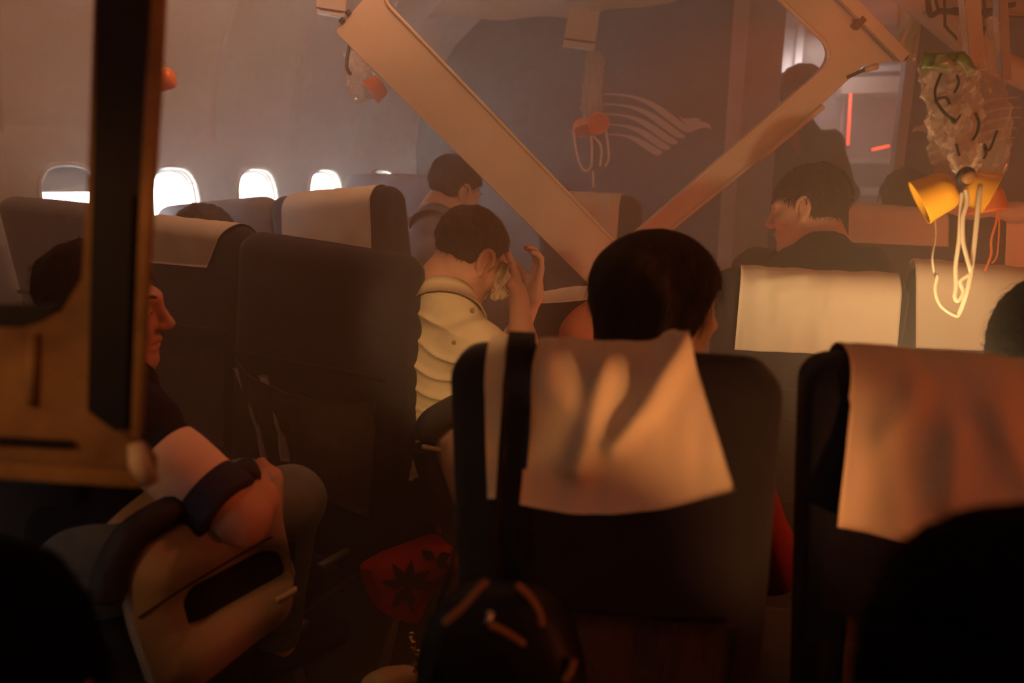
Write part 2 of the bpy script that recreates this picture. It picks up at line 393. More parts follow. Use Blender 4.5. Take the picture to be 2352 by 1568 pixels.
# printed emblem: five long feather strokes and a bird's head, on both bulkheads
def emblem_loops():
    L = []
    for k, (x0, y0, xe, ye) in enumerate([(1388, 217, 1590, 299), (1386, 240, 1573, 311), (1384, 262, 1556, 324), (1393, 286, 1539, 336), (1398, 308, 1521, 347)]):
        w_, h_ = xe - x0, ye - y0
        tp = [V((x0 + w_ * a_, y0 + h_ * b_, 0)) for a_, b_ in [(0, -.03), (.14, -.02), (.29, .02), (.42, .09), (.55, .21), (.68, .40), (.81, .64), (.92, .85), (1, 1)]]
        th_ = [3, 3.5, 5, 8.5, 13, 17, 18, 16, 6]
        top = spline(tp, 3); bot = spline([p + V((-t_ * .12, t_, 0)) for p, t_ in zip(tp, th_)], 3)[::-1]
        L.append([(p.x, p.y) for p in top + bot])
    L.append([(p.x, p.y) for p in spline([V((*q, 0)) for q in [(1555, 263), (1566, 271), (1580, 272), (1600, 271), (1609, 274), (1606, 277), (1614, 280), (1627, 284), (1634, 294), (1633, 296), (1622, 293), (1606, 295), (1597, 299), (1590, 300), (1575, 287)]], 4)])
    return L
for nm, mir in (('feather_emblem', False), ('feather_emblem', True)):
    t = empty(nm, bplane.hit(1500, 330) - BN * .006 if not mir else bplane.hit(2230, 330) - BN * .006,
              'pale emblem of five feather strokes and a bird head, ' + ('left of the doorway' if not mir else 'mirrored right of the doorway'), 'emblem')
    for i, lp in enumerate(emblem_loops()):
        pts = [bplane.hit(*( (x, y) if not mir else (2 * 1864 - x, y + 8))) - BN * .004 for x, y in lp]
        obj('feather' if i < 5 else 'bird_head', slab(pts, None, -BN * .003), M['logo'], t, smooth=False)
# floor, ceiling, far walls that close the cabin
def plain(name, vs, m, kind='structure'): return obj(name, (vs, [tuple(range(len(vs)))]), m, kind=kind, smooth=False, origin=(0, 0, 0))
def slabbox(name, lo, hi, m):
    bm = bmesh.new(); c = [(a + b) / 2 for a, b in zip(lo, hi)]; bevel_box(bm, c, [b - a for a, b in zip(lo, hi)], None, 0); return obj(name, bm, m, kind='structure', smooth=False)
def slabpoly(name, sl, z, th, m):
    a_, b_ = W(-9, sl, z), W(7.5, sl, z)
    return obj(name, slab([a_, b_, V((6, 9, z)), V((6, -6, z))], None, V((0, 0, th))), m, kind='structure', smooth=False)
slabpoly('floor', .0, 0, -.10, M['floor'])
slabpoly('ceiling', 1.04, 2.585, .09, M['ceiling'])
slabbox('wall_right', (4.0, -4, 0), (4.1, 9, 2.6), M['wall'])
slabbox('wall_rear', (-6, -2.6, 0), (6, -2.5, 2.6), M['wall'])
slabbox('wall_far', (-6, 8.6, 0), (6, 8.7, 2.6), M['galley'])
# galley beyond the doorway
GP = Plane(P(1900, 300, 5.6), axis(BA))
def G(px, z, off=0.0):
    q = GP.hit(px, 400); return V((q.x, q.y, z)) - axis(BA) * off
def zat(px, py, pl): return pl.hit(px, py).z
wallbox('wall_galley', G(1500, 0), G(2500, 0), .05, 0, 2.58, M['galley'])
gal = empty('galley_cabinet', G(1900, 0, .3), 'galley unit with pale metal uprights and shelves beyond the doorway', 'galley')
def gbox(nm, px0, py0, px1, py1, off, th, m, bev=.004):
    z0, z1 = zat(px0, py1, GP), zat(px0, py0, GP)
    d = axis(BA); q0, q1 = G(px0, 0, off + th), G(px1, 0, off + th)
    return wallbox(nm, q0, q1, th, max(z0, 0.0), z1, m, parent=gal, bev=bev)
gbox('upright', 1799, -60, 1816, 170, .02, .10, M['silver'])
gbox('upright', 1886, 0, 1893, 175, .02, .06, M['silver'])
gbox('back_panel', 1768, 40, 1799, 172, .01, .04, M['silver'])
gbox('shelf', 1766, 172, 2060, 185, .01, .28, M['silver'])
gbox('shelf', 1900, 190, 2060, 226, .01, .28, M['beige'])
gbox('shelf', 1900, 366, 2060, 378, .01, .28, M['beige'])
gbox('upright', 2040, 226, 2050, 366, .01, .28, M['beige'])
gbox('upright', 1916, 226, 1922, 366, .01, .05, M['beige'])
gbox('drawer', 1768, 195, 1790, 226, .01, .20, M['silver'])
gbox('counter', 1760, 430, 2070, 445, .01, .40, M['silver'])
gbox('cupboard', 1760, 450, 2070, 900, .01, .36, M['beige'])
gbox('light_panel', 1770, -70, 1800, 36, .05, .03, M['ceilight'])
t = empty('emergency_light', G(1934, zat(1934, 338, GP), .31), 'thin upright red light tube in the galley opening', 'light')
obj('tube', tube([GP.hit(1936, 226) - BN * .31, GP.hit(1930, 338) - BN * .31], .010), M['redlight'], t)
obj('end_cap', tube([GP.hit(1930, 338) - BN * .31, GP.hit(1930, 345) - BN * .31], .013), M['rubber'], t)
t = empty('emergency_light', G(2005, zat(2005, 345, GP), .24), 'short level red light tube lying on the galley shelf', 'light')
obj('tube', tube([GP.hit(1986, 347) - BN * .24, GP.hit(2025, 338) - BN * .24], .010), M['redlight'], t)
obj('end_cap', tube([GP.hit(1982, 348) - BN * .24, GP.hit(1986, 347) - BN * .24], .013), M['rubber'], t)
q0 = W(ucs[0] - pitch / 2, 0, 0)
wallbox('wall_left_rear', q0 - WA * 7 + WR * 1.0, q0 + WA * .01 + WR * 1.0, .06, 0, 2.6, M['wall'])
wallbox('wall_left_rear', q0 - WA * .02 + WR * 1.2, q0 - WA * .02 - WR * .1, .05, 0, 2.6, M['wall'])
wallbox('wall_galley_left', Bz(1560, 0, -.07), G(1560, 0), .05, 0, 2.6, M['galley'])
wallbox('wall_galley_right', G(2490, 0), Bz(2900, 0, -.07), .05, 0, 2.6, M['galley'])
lamp('galley_fill', 'AREA', G(1850, 2.35, .75), G(1830, 1.2, .2), 9, (1.0, 0.78, 0.70), 0.4)  # added fill to brighten the galley uprights
lamp('galley_red', 'POINT', G(1990, 1.9, .7), None, 1.5, (1.0, 0.12, 0.05), 0.08)
# smoke through the whole cabin
hz = bpy.data.materials.new('smoke_haze'); hz.use_nodes = True
_n, _l = hz.node_tree.nodes, hz.node_tree.links; _n.remove(_n['Principled BSDF'])
vs_ = _n.new('ShaderNodeVolumeScatter'); vs_.inputs['Color'].default_value = (0.93, 0.86, 0.80, 1); vs_.inputs['Density'].default_value = 0.21; vs_.inputs['Anisotropy'].default_value = 0.1
_l.new(vs_.outputs[0], _n['Material Output'].inputs['Volume'])
bm = bmesh.new(); bevel_box(bm, (-.4, 4.3, 1.30), (8.4, 6.4, 2.54), None, 0)
obj('smoke_haze', bm, hz, label='thin warm smoke filling the whole cabin', cat='smoke', kind='stuff', smooth=False)

# ================================================================== SEATS
class Seat:
    """one aircraft seat; its two top corners are given as places in the cabin"""
    def __init__(s, label, A, B, rec=7, t=.11, fabric='seat', group=None, zb=.40, rc=.055, arms=(), pocket=True, cushion=True, legs=True, shear=0.0, bar=True, sag=1.0):
        d = B - A; s.slant = d.z / math.hypot(d.x, d.y); d.z = 0; s.w = d.length; s.x = d.normalized(); s.y = V((-s.x.y, s.x.x, 0))
        T = (A + B) / 2; s.zt = T.z; s.t = t; s.rec = math.tan(R(rec)); s.rc = rc; s.rt = .05; s.zb = zb; s.sh = shear
        s.O = V((T.x, T.y, 0)); s.rot = math.atan2(s.x.y, s.x.x)
        s.e = empty('airline_seat', s.O, label, 'seat', group or 'airline seats', rz=s.rot)
        s.M = worldm(s.e); s.Mi = s.M.inverted()
        obj('backrest', s.back_mesh(), M[fabric], s.e, local=True)
        # moulded shell low on the back and pocket
        if pocket:
            sag_ = sag; vs = []; nu, nv = 10, 17; z1 = s.zt - .36; z0 = z1 - .30
            for i in range(nu):
                z = z0 + (z1 - z0) * i / (nu - 1)
                for j in range(nv):
                    q = -1 + 2 * j / (nv - 1); x = q * (s.w / 2 - .05)
                    sagz = .030 * sag_ * (1 - q ** 4) * (.35 + .65 * (i / (nu - 1)) ** 2) + .012 * fbm((x, 0, z), 12, len(bpy.data.objects))
                    dz = -.035 * sag_ * (1 - q * q) * (i / (nu - 1)) ** 3
                    vs.append(V((x + s.xs(z), s.yc(z) - t / 2 - .012 - sagz, z + dz + s.slant * x)))
            obj('seat_pocket', solid_sheet(vs, nu, nv, .004), M['pocket'], s.e, local=True)
            bm = bmesh.new(); bevel_box(bm, (s.xs(z1), s.yc(z1 + .04) - t / 2 - .004, z1 + .04), (s.w - .06, .012, .012), None, .003)
            if bar: obj('pocket_bar', bm, M['rubber'], s.e, local=True)
        if cushion:
            bm = bmesh.new(); yb = s.yc(.45)
            bevel_box(bm, (0, yb + t / 2 + .23, .40), (s.w - .02, .46, .13), None, .035, 3)
            obj('seat_cushion', bm, M[fabric], s.e, local=True)
        if legs:
            yb = s.yc(.45)
            for sx in (-1, 1):
                x = sx * (s.w / 2 - .07)
                obj('leg', join(tube([(x, yb + .40, .33), (x, yb + .46, .0)], .014), tube([(x, yb + .10, .33), (x, yb - .06, .0)], .014), tube([(x, yb - .06, .012), (x, yb + .46, .012)], .012)), M['metal'], s.e, local=True)
            for yy in (.40, .10): obj('crossbar', tube([(-s.w / 2, yb + yy, .32), (s.w / 2, yb + yy, .32)], .018), M['metal'], s.e, local=True)
        for sx in arms: s.arm(sx)
    def xs(s, z): return s.sh * (s.zt - z)
    def yc(s, z): return (s.zt - z) * s.rec
    def back_mesh(s):
        lv = []; n = 36; zt = s.zt - s.rt
        z = s.zb
        lv.append((s.zb, .75, .6)); lv.append((s.zb + .02, .95, .9))
        k = 14
        for i in range(1, k + 1):
            q = i / k; z = s.zb + .02 + (zt - s.zb - .02) * q; lv.append((z, 1, 1.0 + .10 * math.sin(q * math.pi)))
        for i in range(1, 8):
            a = i / 7 * math.pi / 2; lv.append((zt + s.rt * math.sin(a), None, max(math.cos(a), .04)))
        vs = []
        for z, fw, ft in lv:
            dz = max(0, z - (s.zt - s.rc)); cut = s.rc - math.sqrt(max(s.rc ** 2 - dz * dz, 0))
            hw = (s.w / 2) * (fw or 1) - cut; hh = s.t / 2 * ft
            for j in range(n):
                a = 2 * math.pi * (j + .5) / n; c, q = math.cos(a), math.sin(a); e = 5
                m = (abs(c) ** e + abs(q) ** e) ** (-1 / e)
                x = hw * c * m
                x = math.copysign(max(abs(x), 0), x); r = min(hh, .05)
                vs.append(V((x + s.xs(z), s.yc(z) + hh * q * m, z + s.slant * x)))
        fs = grid_faces(len(lv), n, True)
        b = len(vs); vs.append(V((0, s.yc(s.zt), s.zt + .002))); vs.append(V((s.xs(s.zb), s.yc(s.zb), s.zb)))
        L = (len(lv) - 1) * n
        for j in range(n): fs.append((L + j, L + (j + 1) % n, b)); fs.append(((j + 1) % n, j, b + 1))
        return vs, fs
    def arm(s, sx):
        x = sx * (s.w / 2 + .012); yb = s.yc(.55)
        ol = round_poly([V((x, yb - .02, .62)), V((x, yb + .40, .64)), V((x, yb + .42, .50)), V((x, yb + .34, .40)), V((x, yb + .02, .36))], [.06, .05, .05, .05, .02])
        obj('armrest', slab(ol, None, V((.045 * sx, 0, 0)), .006), M['cream'], s.e, local=True)
        bm = bmesh.new(); bevel_box(bm, (x + .022 * sx, yb + .18, .65), (.055, .40, .035), None, .014, 3); obj('armrest_pad', bm, M['pad'], s.e, local=True)
    def backplane(s):
        p = s.M @ V((0, -s.t / 2 * 1.05, s.zt)); n = s.M.to_3x3() @ V((0, 1, s.rec)); return Plane(p, n)
    def loc(s, px, py):
        q = s.Mi @ s.backplane().hit(px, py); return q.x - s.xs(q.z), q.z - s.slant * q.x
    def surf(s, x, z, off):
        """place on the rear face, folding over the top when z passes it (z measured along the cloth)"""
        zt = s.zt - s.rt; tb = s.t / 2
        if z <= zt:
            q = (z - s.zb - .02) / (zt - s.zb - .02)
            return V((x + s.xs(z), s.yc(z) - tb * (1 + .10 * math.sin(max(q, 0) * math.pi)) - off, z + s.slant * x))
        arc = (z - zt) / (.5 * (tb + s.rt)); 
        if arc <= math.pi:
            return V((x, s.yc(zt) - (tb + off) * math.cos(arc), zt + (s.rt + off) * math.sin(arc) + s.slant * x))
        return V((x, s.yc(zt) + tb + off, zt - (z - zt - math.pi * .5 * (tb + s.rt)) + s.slant * x))

def cover(label, s, TL, TR, BR, BL, m='cover', amp=.004, folds=(), flip=0.0, seed=0, nu=46, nv=50, front=.12, bulge=0.0):
    """cloth headrest cover: four photo corners of its hanging part on the seat's rear face"""
    tl, tr, br, bl = s.loc(*TL), s.loc(*TR), s.loc(*BR), s.loc(*BL)
    zt = s.zt - s.rt; top = zt + math.pi * .5 * (s.t / 2 + s.rt)
    tb = [(s.loc(*TL)[0]), (s.loc(*TR)[0])]
    vs = []
    for i in range(nu):
        q = i / (nu - 1)
        for j in range(nv):
            p = j / (nv - 1)
            xb = bl[0] + (br[0] - bl[0]) * p; zb = bl[1] + (br[1] - bl[1]) * p - bulge * (1 - (2 * p - 1) ** 2)
            xt = tb[0] + (tb[1] - tb[0]) * p
            zend = top + front
            z = zb + (zend - zb) * q
            zT = tl[1] + (tr[1] - tl[1]) * p; fx = min(max((z - zb) / (zT - zb), 0), 1); f = min(max((z - zb) / (zt - zb), 0), 1); x = xb + (xt - xb) * fx
            hang = 1 - f
            o = .007 + amp * (1 + fbm((x, z, 0), 7, seed)) * (.5 + hang) + amp * .8 * fbm((x * 2.2, z * .6, 1), 9, seed + 3) + .010 * hang ** 2 * flip
            for (x0, z0, x1, z1, a, wd) in folds:
                d = V((x1 - x0, z1 - z0)); L = d.length; e = V((x - x0, z - z0)); tt = e.dot(d) / (L * L); tc = min(max(tt, 0), 1)
                dd = (e - d * tc).length
                o += a * math.exp(-(dd / wd) ** 2) * (1 if 0 <= tt <= 1 else .8)
            vs.append(s.M @ s.surf(x, z, max(o, .005)))
    return obj('headrest_cover', solid_sheet(vs, nu, nv, -.0018), M[m], label=label, cat='cover', group=None)

# ---- nearest row on the right: the seat with the dark-haired woman, and the one beside it
S1 = Seat('dark seat in front of the camera with a crooked white cover and a black strap', P(1040, 782, .98), P(1795, 822, .93), 1, .115, arms=(), rc=.05, shear=.012, bar=False, sag=.2)
S2 = Seat('dark seat at the right with a large rust-lit cover hanging low', P(1843, 800, .95), P(2560, 850, .90), 2, .115, arms=(), rc=.05, shear=.075, bar=False, sag=.2)
def lz(s, px, py): return s.loc(px, py)
a, b = lz(S1, 1590, 800), lz(S1, 1400, 1010); c, d = lz(S1, 1385, 860), lz(S1, 1330, 1060); e_, f_ = lz(S1, 1250, 850), lz(S1, 1300, 920)
cover('large crooked white cover with deep folds on the nearest middle seat', S1, (1228, 800), (1588, 800), (1680, 1104), (1198, 1140), amp=.005,
      folds=[(a[0], a[1], b[0], b[1], .030, .016), (c[0], c[1], d[0], d[1], .022, .018), (e_[0], e_[1], f_[0], f_[1], .012, .02), (a[0] - .02, a[1] + .02, a[0] + .015, a[1] + .09, .02, .02)], flip=1.2, seed=2, bulge=.022)
cover('narrow strip of white cloth left of the black strap on the nearest middle seat', S1, (1112, 800), (1162, 795), (1140, 1138), (1122, 1138), amp=.002, seed=4, nv=10)
cover('large rust-lit cover slanting down on the dark seat at the right edge', S2, (1968, 820), (2500, 850), (2480, 1320), (1908, 1188), amp=.006, seed=5, flip=1.0,
      folds=[(*lz(S2, 2180, 980), *lz(S2, 2160, 1120), .012, .02), (*lz(S2, 2020, 1000), *lz(S2, 2100, 900), .010, .02), (*lz(S2, 2280, 950), *lz(S2, 2340, 1100), .012, .02)])
# ---- second row on the right, brightly lit covers
R2a = Seat('seat with a brightly lit cream cover below the man looking left', P(1640, 612, 1.93), P(2090, 640, 1.80), 6, .11)
R2b = Seat('seat with a bright cover behind the hanging straps at the right', P(2092, 600, 1.82), P(2560, 640, 1.68), 6, .11)
cover('brightly lit cream cover under the man looking left', R2a, (1702, 632), (2072, 652), (2056, 818), (1687, 800), amp=.0065, seed=8,
      folds=[(*lz(R2a, 1900, 690), *lz(R2a, 1920, 780), .004, .006), (*lz(R2a, 1730, 650), *lz(R2a, 1850, 640), .005, .01), (*lz(R2a, 1780, 680), *lz(R2a, 1830, 660), .004, .01)])
cover('bright cover behind the hanging white straps, at the right edge', R2b, (2104, 628), (2500, 650), (2500, 812), (2101, 796), amp=.0045, seed=9)
# ---- third row on the right
R3a = Seat('seat with a red-lit cover, behind the man looking left', P(1925, 468, 2.80), P(2228, 490, 2.66), 6, .11, zb=.38)
R3b = Seat('seat with a red-lit cover at the far right edge of the third row', P(2236, 488, 2.66), P(2560, 515, 2.5), 6, .11)
cover('red-lit cover behind the head of the man looking left', R3a, (1950, 482), (2180, 488), (2177, 566), (1948, 556), amp=.004, seed=11, front=.10)
cover('red-lit cover cut off by the right edge, below the orange mask cup', R3b, (2312, 500), (2500, 520), (2500, 640), (2306, 620), amp=.004, seed=12)
vs = []
for i in range(12):
    for j in range(16):
        q = (i - 5.5) / 5.5; x = -.30 + .03 * j - .05
        vs.append(R3b.M @ V((x, R3b.yc(R3b.zt) + q * .06, R3b.zt + .012 + .030 * (1 - q * q) + R3b.slant * x + .010 * math.sin(j * 1.3 + i * .4) - .03 * max(0, abs(q) - .7) / .3)))
obj('crumpled_cloth', solid_sheet(vs, 12, 16, .003), M['cover'], label='crumpled pale cloth lying on the seat top right of the orange mask cup', cat='cloth')
# ---- left block, by the windows
L2 = Seat('large dark bare seat back left of the man in the cream shirt', P(575, 528, 2.06), P(962, 588, 1.76), -8, .13, pocket=True, arms=())
L1 = Seat('dark seat with a cream cover left of the large bare seat back', P(262, 486, 2.36), P(578, 522, 2.08), -5, .12, arms=())
L0 = Seat('seat back coloured pale as if daylit, under the window at the far left', P(14, 448, 2.44), P(258, 472, 2.26), 6, .12, 'seat_daylit_grey')
cover('cream cover on the seat left of the large bare seat back', L1, (330, 500), (516, 512), (478, 614), (322, 600), amp=.003, seed=14)
L3 = Seat('seat with a wide pale cover, ahead of the large bare seat back', P(632, 452, 2.62), P(916, 424, 2.32), 6, .11)
L4 = Seat('plain seat top between the first two windows, behind the dark hair', P(370, 474, 2.88), P(628, 448, 2.64), 6, .11, 'seat_daylit_grey')
cover('wide pale cover ahead of the large bare seat back', L3, (648, 455), (848, 436), (856, 574), (652, 550), amp=.003, seed=15)
L5 = Seat('plain seat top coloured daylit grey below the farthest window', P(800, 398, 3.25), P(1040, 402, 3.02), 6, .11, 'seat_daylit_grey')
# ---- middle, seen through the fallen frame
C1 = Seat('far middle seat with a pale cover seen inside the fallen frame', P(1240, 440, 3.15), P(1474, 452, 3.00), 6, .11)
cover('pale cover with a hanging fold on the far middle seat inside the fallen frame', C1, (1270, 452), (1424, 455), (1418, 560), (1270, 550), amp=.005, seed=16,
      folds=[(*C1.loc(1402, 460), *C1.loc(1404, 545), .014, .012)])
C2 = Seat('middle seat with a thin white cover edge below the tip of the fallen frame', P(1195, 678, 2.26), P(1470, 668, 2.16), 16, .10, zb=.40)
cover('thin white cover edge below the tip of the fallen frame', C2, (1200, 685), (1440, 675), (1440, 690), (1205, 702), amp=.006, seed=17, front=.10,
      folds=[(*C2.loc(1232, 690), *C2.loc(1226, 700), .02, .02)])
# ---- seat of the man in the striped polo, with its big moulded side panel
S0 = Seat('near left seat of the man in the striped polo, half hidden in the dark', P(-330, 820, 1.50), P(150, 850, 1.16), 8, .12, arms=())
ap = Plane(P(480, 1330, 1.22), rowdir(LA))
def onp(pl, pts): return [pl.hit(*q) for q in pts]
arm_out = round_poly(onp(ap, [(308, 1330), (355, 1255), (600, 1120), (655, 1085), (652, 1190), (680, 1330), (672, 1420), (600, 1470), (450, 1590), (370, 1600), (315, 1440)]), [.02, .03, .02, .02, .02, .03, .04, .02, .02, .02, .05])
arm_in = round_poly(onp(ap, [(422, 1385), (440, 1350), (610, 1262), (660, 1275), (678, 1325), (478, 1440), (440, 1448)]), [.02, .02, .02, .02, .015, .03, .02])
th = rowdir(LA) * -.05
obj('armrest', slab(arm_out, arm_in, th, .004), M['arm'], S0.e, label='cream moulded armrest side')
obj('armrest_recess', slab(onp(ap, [(400, 1480), (400, 1340), (620, 1235), (700, 1255), (690, 1345)]), None, th * .3), M['rubber'], S0.e, smooth=False).location += S0.Mi.to_3x3() @ (th * .6)
padp = [ap.hit(*q) for q in [(290, 1320), (345, 1240), (480, 1165), (600, 1105)]]
pv = [p + th * .5 + V((0, 0, .012)) for p in [ap.hit(*q) for q in [(262, 1405), (285, 1318), (338, 1242), (470, 1168), (600, 1100)]]]
obj('armrest_pad', tube(spline(pv, 6), .027, 10, 1.0), M['pad'], S0.e)
obj('armrest_seam', tube(spline([ap.hit(*q) + rowdir(LA) * .001 for q in [(318, 1418), (430, 1345), (560, 1268), (625, 1232)]], 6), .0022, 6), M['pad'], S0.e)
obj('armrest_latch', slab(round_poly(onp(ap, [(632, 1372), (680, 1345), (678, 1362), (634, 1384)]), .003), None, rowdir(LA) * .004, 0), M['cream'], S0.e)
# armrest of the seat of the man in the cream shirt
ap2 = Plane(P(1010, 1050, 1.72), rowdir(LA))
obj('armrest', slab(round_poly(onp(ap2, [(1003, 1010), (1030, 985), (1120, 930), (1140, 1150), (1060, 1190), (1035, 1150), (1010, 1080)]), .015), None, rowdir(LA) * .02, .003), M['cream'], L2.e, label='white armrest side')
obj('armrest_pad', tube(spline([ap2.hit(*q) - rowdir(LA) * .026 for q in [(990, 1018), (1003, 985), (1030, 960), (1110, 915)]], 6), .034, 10), M['pad'], L2.e)
obj('armrest_post', tube(spline([ap2.hit(*q) - rowdir(LA) * .026 for q in [(992, 1030), (1000, 1075), (1025, 1150), (1065, 1215)]], 6), .030, 10), M['pad'], L2.e)
obj('armrest_band', tube([ap2.hit(974, 1026) - rowdir(LA) * .005, ap2.hit(1012, 1032) + rowdir(LA) * .012], .006, 8), M['cream'], L2.e)
# rust-coloured side of the middle seat
obj('side_bolster', slab(round_poly([P(*q) for q in [(1280, 790, 2.05), (1283, 750, 2.05), (1310, 715, 2.06), (1375, 672, 2.10), (1420, 660, 2.12), (1420, 760, 2.10), (1330, 800, 2.06)]], [.01, .02, .03, .02, .01, .01, .01]), None, V((.02, .05, 0)), .006), M['red_seat'], C2.e, label='rust-coloured side')
# black strap over the nearest seat
strp = []
for j, x in enumerate((0, 1)):
    pass
xs = [S1.loc(px, 900)[0] for px in (1160, 1222)]
vs = []; nu = 26; zt_ = S1.zt - S1.rt; top_ = zt_ + math.pi * .5 * (S1.t / 2 + S1.rt)
for i in range(nu):
    z = .62 + (top_ + .15 - .62) * i / (nu - 1)
    for j in range(5):
        x = xs[0] + (xs[1] - xs[0]) * j / 4 - .012 * (1 - i / nu) + .006 * math.sin(i * .5)
        vs.append(S1.M @ S1.surf(x, z, .020 + .003 * math.sin(i * .9)))
obj('webbing_strap', solid_sheet(vs, nu, 5, -.003), M['leather'], label='black webbing strap laid over the seat in front of the camera', cat='strap')

# ================================================================== PEOPLE (smooth blended volumes meshed into one surface)
class Field:
    def __init__(s, lo, hi, vs):
        s.lo = np.array(lo, float); s.vs = vs; s.n = np.maximum(np.ceil((np.array(hi) - s.lo) / vs).astype(int) + 1, 4)
        s.a = np.full(s.n, .2, np.float32)
    def _box(s, lo, hi, pad):
        i0 = np.clip(np.floor((np.array(lo) - pad - s.lo) / s.vs).astype(int), 0, s.n - 1); i1 = np.clip(np.ceil((np.array(hi) + pad - s.lo) / s.vs).astype(int) + 1, 1, s.n)
        if np.any(i1 <= i0): return None
        ax = [s.lo[k] + s.vs * np.arange(i0[k], i1[k]) for k in range(3)]
        g = np.stack(np.meshgrid(*ax, indexing='ij'), -1).astype(np.float32)
        return tuple(slice(i0[k], i1[k]) for k in range(3)), g
    def _mix(s, sl, d, k, op='u'):
        a = s.a[sl]
        if op == 'u': h = np.maximum(k - np.abs(a - d), 0) / k; s.a[sl] = np.minimum(a, d) - h * h * k * .25
        else: d = -d; h = np.maximum(k - np.abs(a - d), 0) / k; s.a[sl] = np.maximum(a, d) + h * h * k * .25
    def cone(s, A, B, r1, r2, k=.02, flat=False, op='u', noisef=None):
        A, B = np.array(A, np.float32), np.array(B, np.float32); r = max(r1, r2)
        q = s._box(np.minimum(A, B) - r, np.maximum(A, B) + r, .05 + k)
        if q is None: return
        sl, g = q; ab = B - A; L = float(np.dot(ab, ab)) + 1e-9
        tr = ((g - A) @ ab) / L; t = np.clip(tr, 0, 1)
        d = np.linalg.norm(g - A - t[..., None] * ab, axis=-1) - (r1 + (r2 - r1) * t)
        if flat: d = np.maximum(d, (tr - 1) * math.sqrt(L))
        s._mix(sl, d.astype(np.float32), k, op)
    def ell(s, c, rad, Rm=None, k=.02, op='u'):
        c = np.array(c, np.float32); rad = np.array(rad, np.float32); r = rad.max()
        q = s._box(c - r, c + r, .05 + k)
        if q is None: return
        sl, g = q; p = g - c
        if Rm is not None: p = p @ np.array(Rm, np.float32)   # columns are local axes
        k0 = np.linalg.norm(p / rad, axis=-1); k1 = np.linalg.norm(p / rad ** 2, axis=-1) + 1e-9
        s._mix(sl, (k0 * (k0 - 1) / k1).astype(np.float32), k, op)
    def pts(s):
        ax = [s.lo[k] + s.vs * np.arange(s.n[k]) for k in range(3)]
        return np.stack(np.meshgrid(*ax, indexing='ij'), -1)
    def mesh(s):
        a = s.a; S = a < 0; nx, ny, nz = a.shape
        c = [S[i:nx - 1 + i, j:ny - 1 + j, k:nz - 1 + k] for i in (0, 1) for j in (0, 1) for k in (0, 1)]
        cnt = sum(x.astype(np.int8) for x in c); act = (cnt > 0) & (cnt < 8)
        I = np.argwhere(act); idx = np.full(act.shape, -1, np.int64); idx[act] = np.arange(len(I))
        acc = np.zeros((len(I), 3)); n = np.zeros(len(I))
        cor = [(i, j, k) for i in (0, 1) for j in (0, 1) for k in (0, 1)]
        val = {q: a[I[:, 0] + q[0], I[:, 1] + q[1], I[:, 2] + q[2]] for q in cor}
        for q in cor:
            for d in range(3):
                if q[d] == 0:
                    p = list(q); p[d] = 1; p = tuple(p); v0, v1 = val[q], val[p]; m = (v0 < 0) != (v1 < 0)
                    t = np.where(m, v0 / np.where(m, v0 - v1, 1), 0)
                    pos = np.array(q, float)[None].repeat(len(I), 0); pos[:, d] += t
                    acc[m] += pos[m]; n[m] += 1
        V_ = s.lo + s.vs * (I + acc / np.maximum(n, 1)[:, None])
        F = []
        for d in range(3):
            u, v = (d + 1) % 3, (d + 2) % 3
            A0 = [slice(None)] * 3; A1 = [slice(None)] * 3; A0[d] = slice(0, -1); A1[d] = slice(1, None)
            e0, e1 = S[tuple(A0)], S[tuple(A1)]; E = np.argwhere(e0 != e1)
            ok = (E[:, u] > 0) & (E[:, v] > 0) & (E[:, u] < act.shape[u]) & (E[:, v] < act.shape[v]) & (E[:, d] < act.shape[d]); E = E[ok]
            def at(du, dv):
                q = E.copy(); q[:, u] -= du; q[:, v] -= dv; return idx[q[:, 0], q[:, 1], q[:, 2]]
            quad = np.stack([at(1, 1), at(0, 1), at(0, 0), at(1, 0)], 1)
            flip = ~S[E[:, 0], E[:, 1], E[:, 2]]; quad[flip] = quad[flip][:, ::-1]
            F.append(quad[(quad >= 0).all(1)])
        return V_, np.concatenate(F)
def np_obj(name, VF, m, parent, smoothn=1, **kw):
    Vv, F = VF
    me = bpy.data.meshes.new(name); me.vertices.add(len(Vv)); me.vertices.foreach_set('co', Vv.astype('f').ravel())
    me.loops.add(len(F) * 4); me.loops.foreach_set('vertex_index', F.astype('i').ravel())
    me.polygons.add(len(F)); me.polygons.foreach_set('loop_start', np.arange(0, len(F) * 4, 4, dtype='i'))
    try: me.polygons.foreach_set('loop_total', np.full(len(F), 4, 'i'))
    except Exception: pass
    me.update(calc_edges=True); me.validate()
    o = bpy.data.objects.new(name, me); COL.objects.link(o); me.materials.append(m)
    if parent is not None: o.parent = parent; me.transform(worldm(parent).inverted())
    me.polygons.foreach_set('use_smooth', [True] * len(me.polygons))
    return tag(o, **kw)

